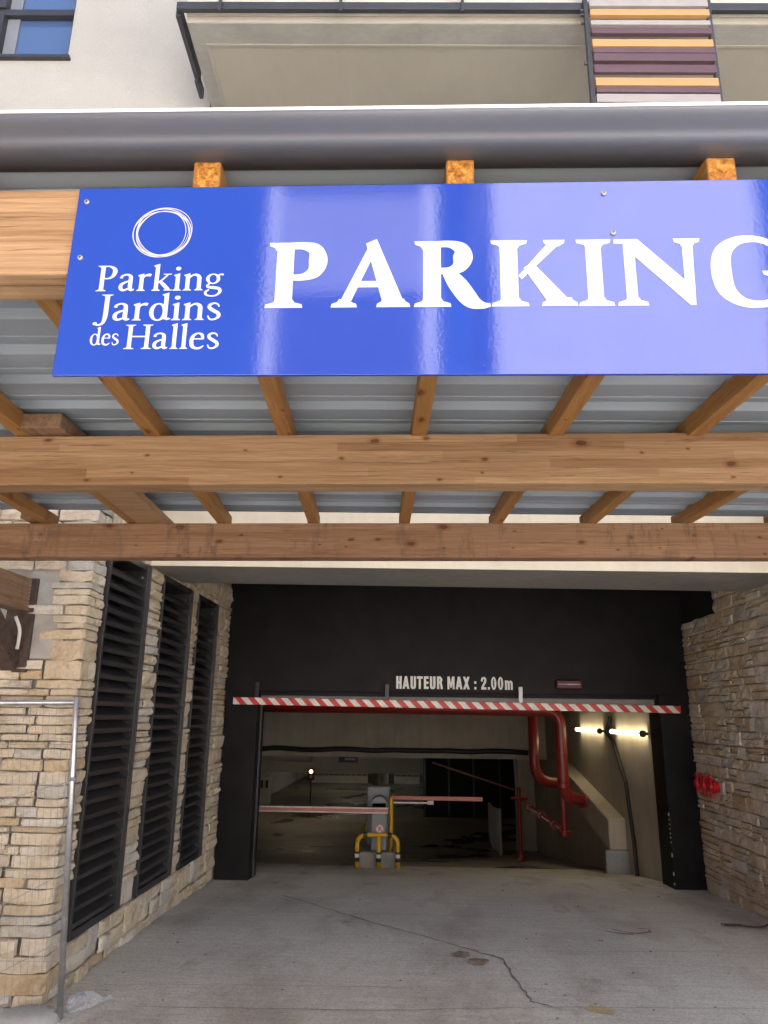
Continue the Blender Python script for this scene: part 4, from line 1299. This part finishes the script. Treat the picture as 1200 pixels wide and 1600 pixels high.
bm = B(); box(bm, -1.872, -1.838, 4.95, 5.13, SZ - .03, SZ + .07, .004); obj('side_rail', turned(bm), M['anthracite'], bal)
for x in (-1.52, -.597, .33, 1.256, 2.2, 3.1):
    bm = B(); box(bm, x - .012, x + .012, 4.31, 4.334, SZ - .01, SZ + 1.0); obj('baluster', turned(bm), M['anthracite'], bal)
bm = B(); box(bm, -1.86, 9, 4.335, 4.375, SZ + 1.0, SZ + 1.05); obj('top_rail', turned(bm), M['anthracite'], bal)

scr = thing('slat_screen', 'privacy screen of grey, orange and purple horizontal slats below the balcony', 'screen', (1.7, 4.4, 5.8))
cols = {'g': plain('slat_grey', (.33, .305, .30), .4, 0, .05), 'o': plain('slat_orange', (.48, .27, .11), .4, 0, .05), 'p': plain('slat_purple', (.100, .056, .070), .35, 0, .08)}
SL = [('g', 7.178, 7.115), ('o', 7.078, 7.022), ('g', 6.979, 6.936), ('p', 6.905, 6.850), ('o', 6.796, 6.729), ('p', 6.711, 6.669), ('p', 6.660, 6.592), ('p', 6.568, 6.497), ('o', 6.439, 6.369), ('p', 6.355, 6.305), ('g', 6.298, 6.225), ('p', 6.2, 6.13), ('o', 6.09, 6.03), ('g', 5.99, 5.93), ('p', 5.9, 5.83)]
for c, zt, zb in SL:
    bm = B(); box(bm, 1.285, 2.178, 4.285 + random.uniform(-.006, .006), 4.318, zb, zt, .003); obj('slat', turned(bm), cols[c], scr)
for x in (1.262, 2.186):
    bm = B(); box(bm, x - .016, x + .016, 4.30, 4.336, 5.75, 8.1, .003); obj('post', turned(bm), M['anthracite'], scr)
for zz in (7.10, 7.06, 6.98, 6.60):
    bm = B(); tube(bm, [rot((1.243, 4.318, zz)), rot((1.222, 4.318, zz))], .012, 8); obj('bolt', bm, M['anthracite'], scr)

# ------------------------------------------------------------------ temporary mesh fence
fen = thing('mesh_fence', 'galvanised temporary fence panel with thin wire mesh before the stone wall', 'fence', (-2.2, 5.12, .1))
xb, xt, zb, zt, yf_ = -2.185, -2.318, .11, 2.015, 5.12
bm = B(); tube(bm, [(xb, yf_, zb), (xt, yf_, zt), (xt - .001, yf_, zt + .012)], [.020, .020, .015], 14); obj('post', bm, M['galv'], fen, smooth=True)
bm = B(); tube(bm, [(xt, yf_, zt - .02), (-3.9, yf_, zt - .045)], .018, 12); obj('top_rail', bm, M['galv'], fen, smooth=True)
bm = B(); tube(bm, [(xt + .02, yf_ - .02, 1.50), (xt + .075, yf_ - .02, 1.50)], .012, 8); obj('clip', bm, M['galv'], fen)
bm = B()
random.seed(5)
for i in range(34):
    t_ = .045 + i * .045
    tube(bm, [(xb - t_ + random.uniform(-.003, .003), yf_, zb + .03), (xt - t_, yf_ + random.uniform(-.006, .006), zt - .03)], .0019, 4, False)
for j_ in range(8):
    z = .16 + j_ * .26
    x_ = xb + (xt - xb) * (z - zb) / (zt - zb)
    tube(bm, [(x_, yf_, z), (-3.9, yf_, z - .02)], .0017, 4, False)
for (a_, b_) in (((xb - .06, 1.50), (-3.6, 1.12)), ((xb - .03, .95), (-3.4, .35)), ((xb - .02, .55), (-3.2, .05))):
    tube(bm, [(a_[0], yf_ - .01, a_[1]), (b_[0], yf_ - .01, b_[1])], .003, 5, False)
tag(obj('wire_mesh', bm, M['wire'], fen), kind='stuff')
bm = B()
prof = []
n_ = 14
rows = []
for i in range(5):
    f = i / 4
    rr = math.cos(f * math.pi / 2 * .86)
    rows.append([bm.verts.new((-2.37 + .20 * rr ** .5 * math.cos(2 * math.pi * k_ / 20), 5.10 + .15 * rr ** .5 * math.sin(2 * math.pi * k_ / 20), -.0 + .085 + .075 * math.sin(f * math.pi / 2))) for k_ in range(20)])
for r0, r1 in zip(rows, rows[1:]):
    for k_ in range(20): bm.faces.new((r0[k_], r0[(k_ + 1) % 20], r1[(k_ + 1) % 20], r1[k_]))
bm.faces.new(rows[-1]); bm.faces.new(rows[0][::-1])
tag(obj('fence_foot', bm, M['block'], smooth=True), 'rounded grey concrete foot under the mesh fence', 'fence foot')

# crumpled clear plastic at the foot of the fence
random.seed(21)
bm = B()
NS, NR = 16, 12
ringsv = []
for i in range(NS + 1):
    t_ = i / NS
    c = Vector((-2.19 + .18 * t_, 5.23 + .27 * t_, .10))
    rr = .075 * (1 - .35 * t_) * (.35 + .65 * math.sin(math.pi * min(1, t_ * 1.15 + .12)) ** .5 if 0 < t_ < .98 else .3)
    ringsv.append([bm.verts.new(c + Vector((-.83 * math.cos(a_), .55 * math.cos(a_), .72 * math.sin(a_) + .55)) * rr * random.uniform(.72, 1.15)) for a_ in [2 * math.pi * k_ / NR for k_ in range(NR)]])
for r0, r1 in zip(ringsv, ringsv[1:]):
    for k_ in range(NR): bm.faces.new((r0[k_], r0[(k_ + 1) % NR], r1[(k_ + 1) % NR], r1[k_]))
bm.faces.new(ringsv[0][::-1]); bm.faces.new(ringsv[-1])
tag(obj('plastic_wrapper', bm, M['plastic']), 'crumpled clear plastic wrapper lying by the fence foot', 'litter')

def leaf(x, y, a_, sx, lab):
    bm = B()
    out = [(0, -.5), (.22, -.40), (.40, -.34), (.44, -.08), (.5, .10), (.34, .26), (.12, .46), (-.12, .36), (-.38, .30), (-.42, .04), (-.46, -.2), (-.22, -.36)]
    z0 = ground_z(y) + .006
    c = bm.verts.new((x, y, z0 + .012))
    vv = [bm.verts.new((x + sx * (p * math.cos(a_) - q_ * math.sin(a_)), y + sx * (p * math.sin(a_) + q_ * math.cos(a_)), z0 + random.uniform(0, .02))) for p, q_ in out]
    for i in range(12): bm.faces.new((c, vv[i], vv[(i + 1) % 12]))
    o = obj('dry_leaf', bm, M['leaf'])
    sm_ = o.modifiers.new('thickness', 'SOLIDIFY'); sm_.thickness = .002
    tag(o, lab, 'leaf', 'dry leaves on the driveway')
leaf(.367, 6.61, .4, .15, 'flat grey brown leaf lying beside the crack')
leaf(.494, 6.43, 1.5, .17, 'curled pale brown leaf just off the end of the crack')
bm = B(); tube(bm, cr([(2.86, 7.70, .105), (3.0, 7.66, .112), (3.12, 7.63, .110), (3.22, 7.66, .112), (3.27, 7.74, .108)], 5), .008, 6); tube(bm, [(2.84, 7.73, .105), (3.02, 7.70, .11)], .006, 6)
tag(obj('twig', bm, M['twig']), 'dark bent twig on the driveway beside the stone wall', 'twig')
random.seed(9)
bm = B()
for i in range(70):
    x, y = random.uniform(-2.2, 3.2), random.uniform(5.3, 9.3)
    r_ = random.uniform(.003, .009); z = ground_z(y)
    box(bm, x - r_, x + r_ * random.uniform(.5, 2.2), y - r_, y + r_, z, z + r_ * .7)
tag(obj('grit', bm, M['crack']), 'scattered dark grit on the driveway', 'grit', kind='stuff')

# ------------------------------------------------------------------ made-up houses out of view, added for the sign's reflection and bounce light
def house(name, label, x0, x1, y1, zt, mat, trims, wins):
    t = thing(name, label, 'building', ((x0 + x1) / 2, y1 - 5, .09))
    bm = B(); box(bm, x0, x1, y1 - 10, y1, 0, zt); obj('wall', bm, mat, t)
    bm = B(); box(bm, x0 - .2, x1 + .2, y1 - 10.2, y1 + .2, zt, zt + .3); obj('roof', bm, M['facade_grey'], t)
    for a_, b_ in trims:
        bm = B(); box(bm, a_, b_, y1 + .002, y1 + .25, 0, zt - .01); obj('pilaster', bm, M['facade_trim'], t)  # bright strips that draw the pale lines in the sign's reflection
    for x, z, w, h_ in wins:
        bm = B(); box(bm, x, x + w, y1 + .001, y1 + .06, z, z + h_); f_ = obj('window', bm, M['anthracite'], t)
        bm = B(); box(bm, x + .1, x + w - .1, y1 + .06, y1 + .065, z + .1, z + h_ - .1); obj('pane', bm, M['glass'], f_)
house('added_house', 'added tall white house across the street, brightening the sign reflection', 2.78, 12.2, -20, 27, M['facade_white'], [], [(3.2 + i * 2.4, z, 1.2, 1.8) for i in range(3) for z in (2, 5.4)])
house('added_house', 'added slate grey house with white corner pilasters, shaping the sign reflection', -5.0, .45, -20, 20.6, M['facade_slate'], [(-5.3, -4.85), (.25, .8)], [(-4 + i * 2.2, z, 1.2, 1.8) for i in range(2) for z in (2, 5.4, 8.8)])
g_ = bpy.data.objects['added_house.001']
bm = B(); box(bm, -4.84, .24, -19.998, -19.85, .0, 11.5); obj('lower_front', bm, M['facade_white'], g_)  # white band added to bounce light under the canopy
bm = B(); box(bm, -4.84, .24, -19.998, -19.85, 16.2, 20.3); obj('attic_front', bm, M['facade_mid'], g_)  # pale band added to lighten the top of the sign's reflection
house('added_house', 'added low brick house beside the slate house, dulling the bounce light', -30, -6.4, -20, 9.6, M['facade_brick'], [], [(-28 + i * 3.2, z, 1.3, 1.8) for i in range(7) for z in (2, 5.4)])
house('added_house', 'added low pale house beside the tall white house, bouncing light', 13.2, 38, -20, 9.2, M['facade_white'], [], [(15 + i * 3.2, z, 1.3, 1.8) for i in range(7) for z in (2, 5.4)])
t = thing('added_shade_house', 'added brick house across the side lane, shading the right stone wall', 'building', (-13, -5, .09))  # made-up house, added out of view to darken the right stone wall
bm = B(); box(bm, -18, -8.5, -13, 1.5, 0, 9.0); obj('wall', bm, M['facade_brick'], t)
bm = B(); box(bm, -18.2, -8.3, -13.2, 1.7, 9.0, 9.25); obj('roof', bm, M['facade_grey'], t)
for y_ in (-11, -7.6, -4.2, -.8):
    for z_ in (1.2, 5.0):
        bm = B(); box(bm, -8.499, -8.44, y_, y_ + 1.2, z_, z_ + 1.8); f_ = obj('window', bm, M['anthracite'], t)
        bm = B(); box(bm, -8.44, -8.435, y_ + .1, y_ + 1.1, z_ + .1, z_ + 1.7); obj('pane', bm, M['glass'], f_)
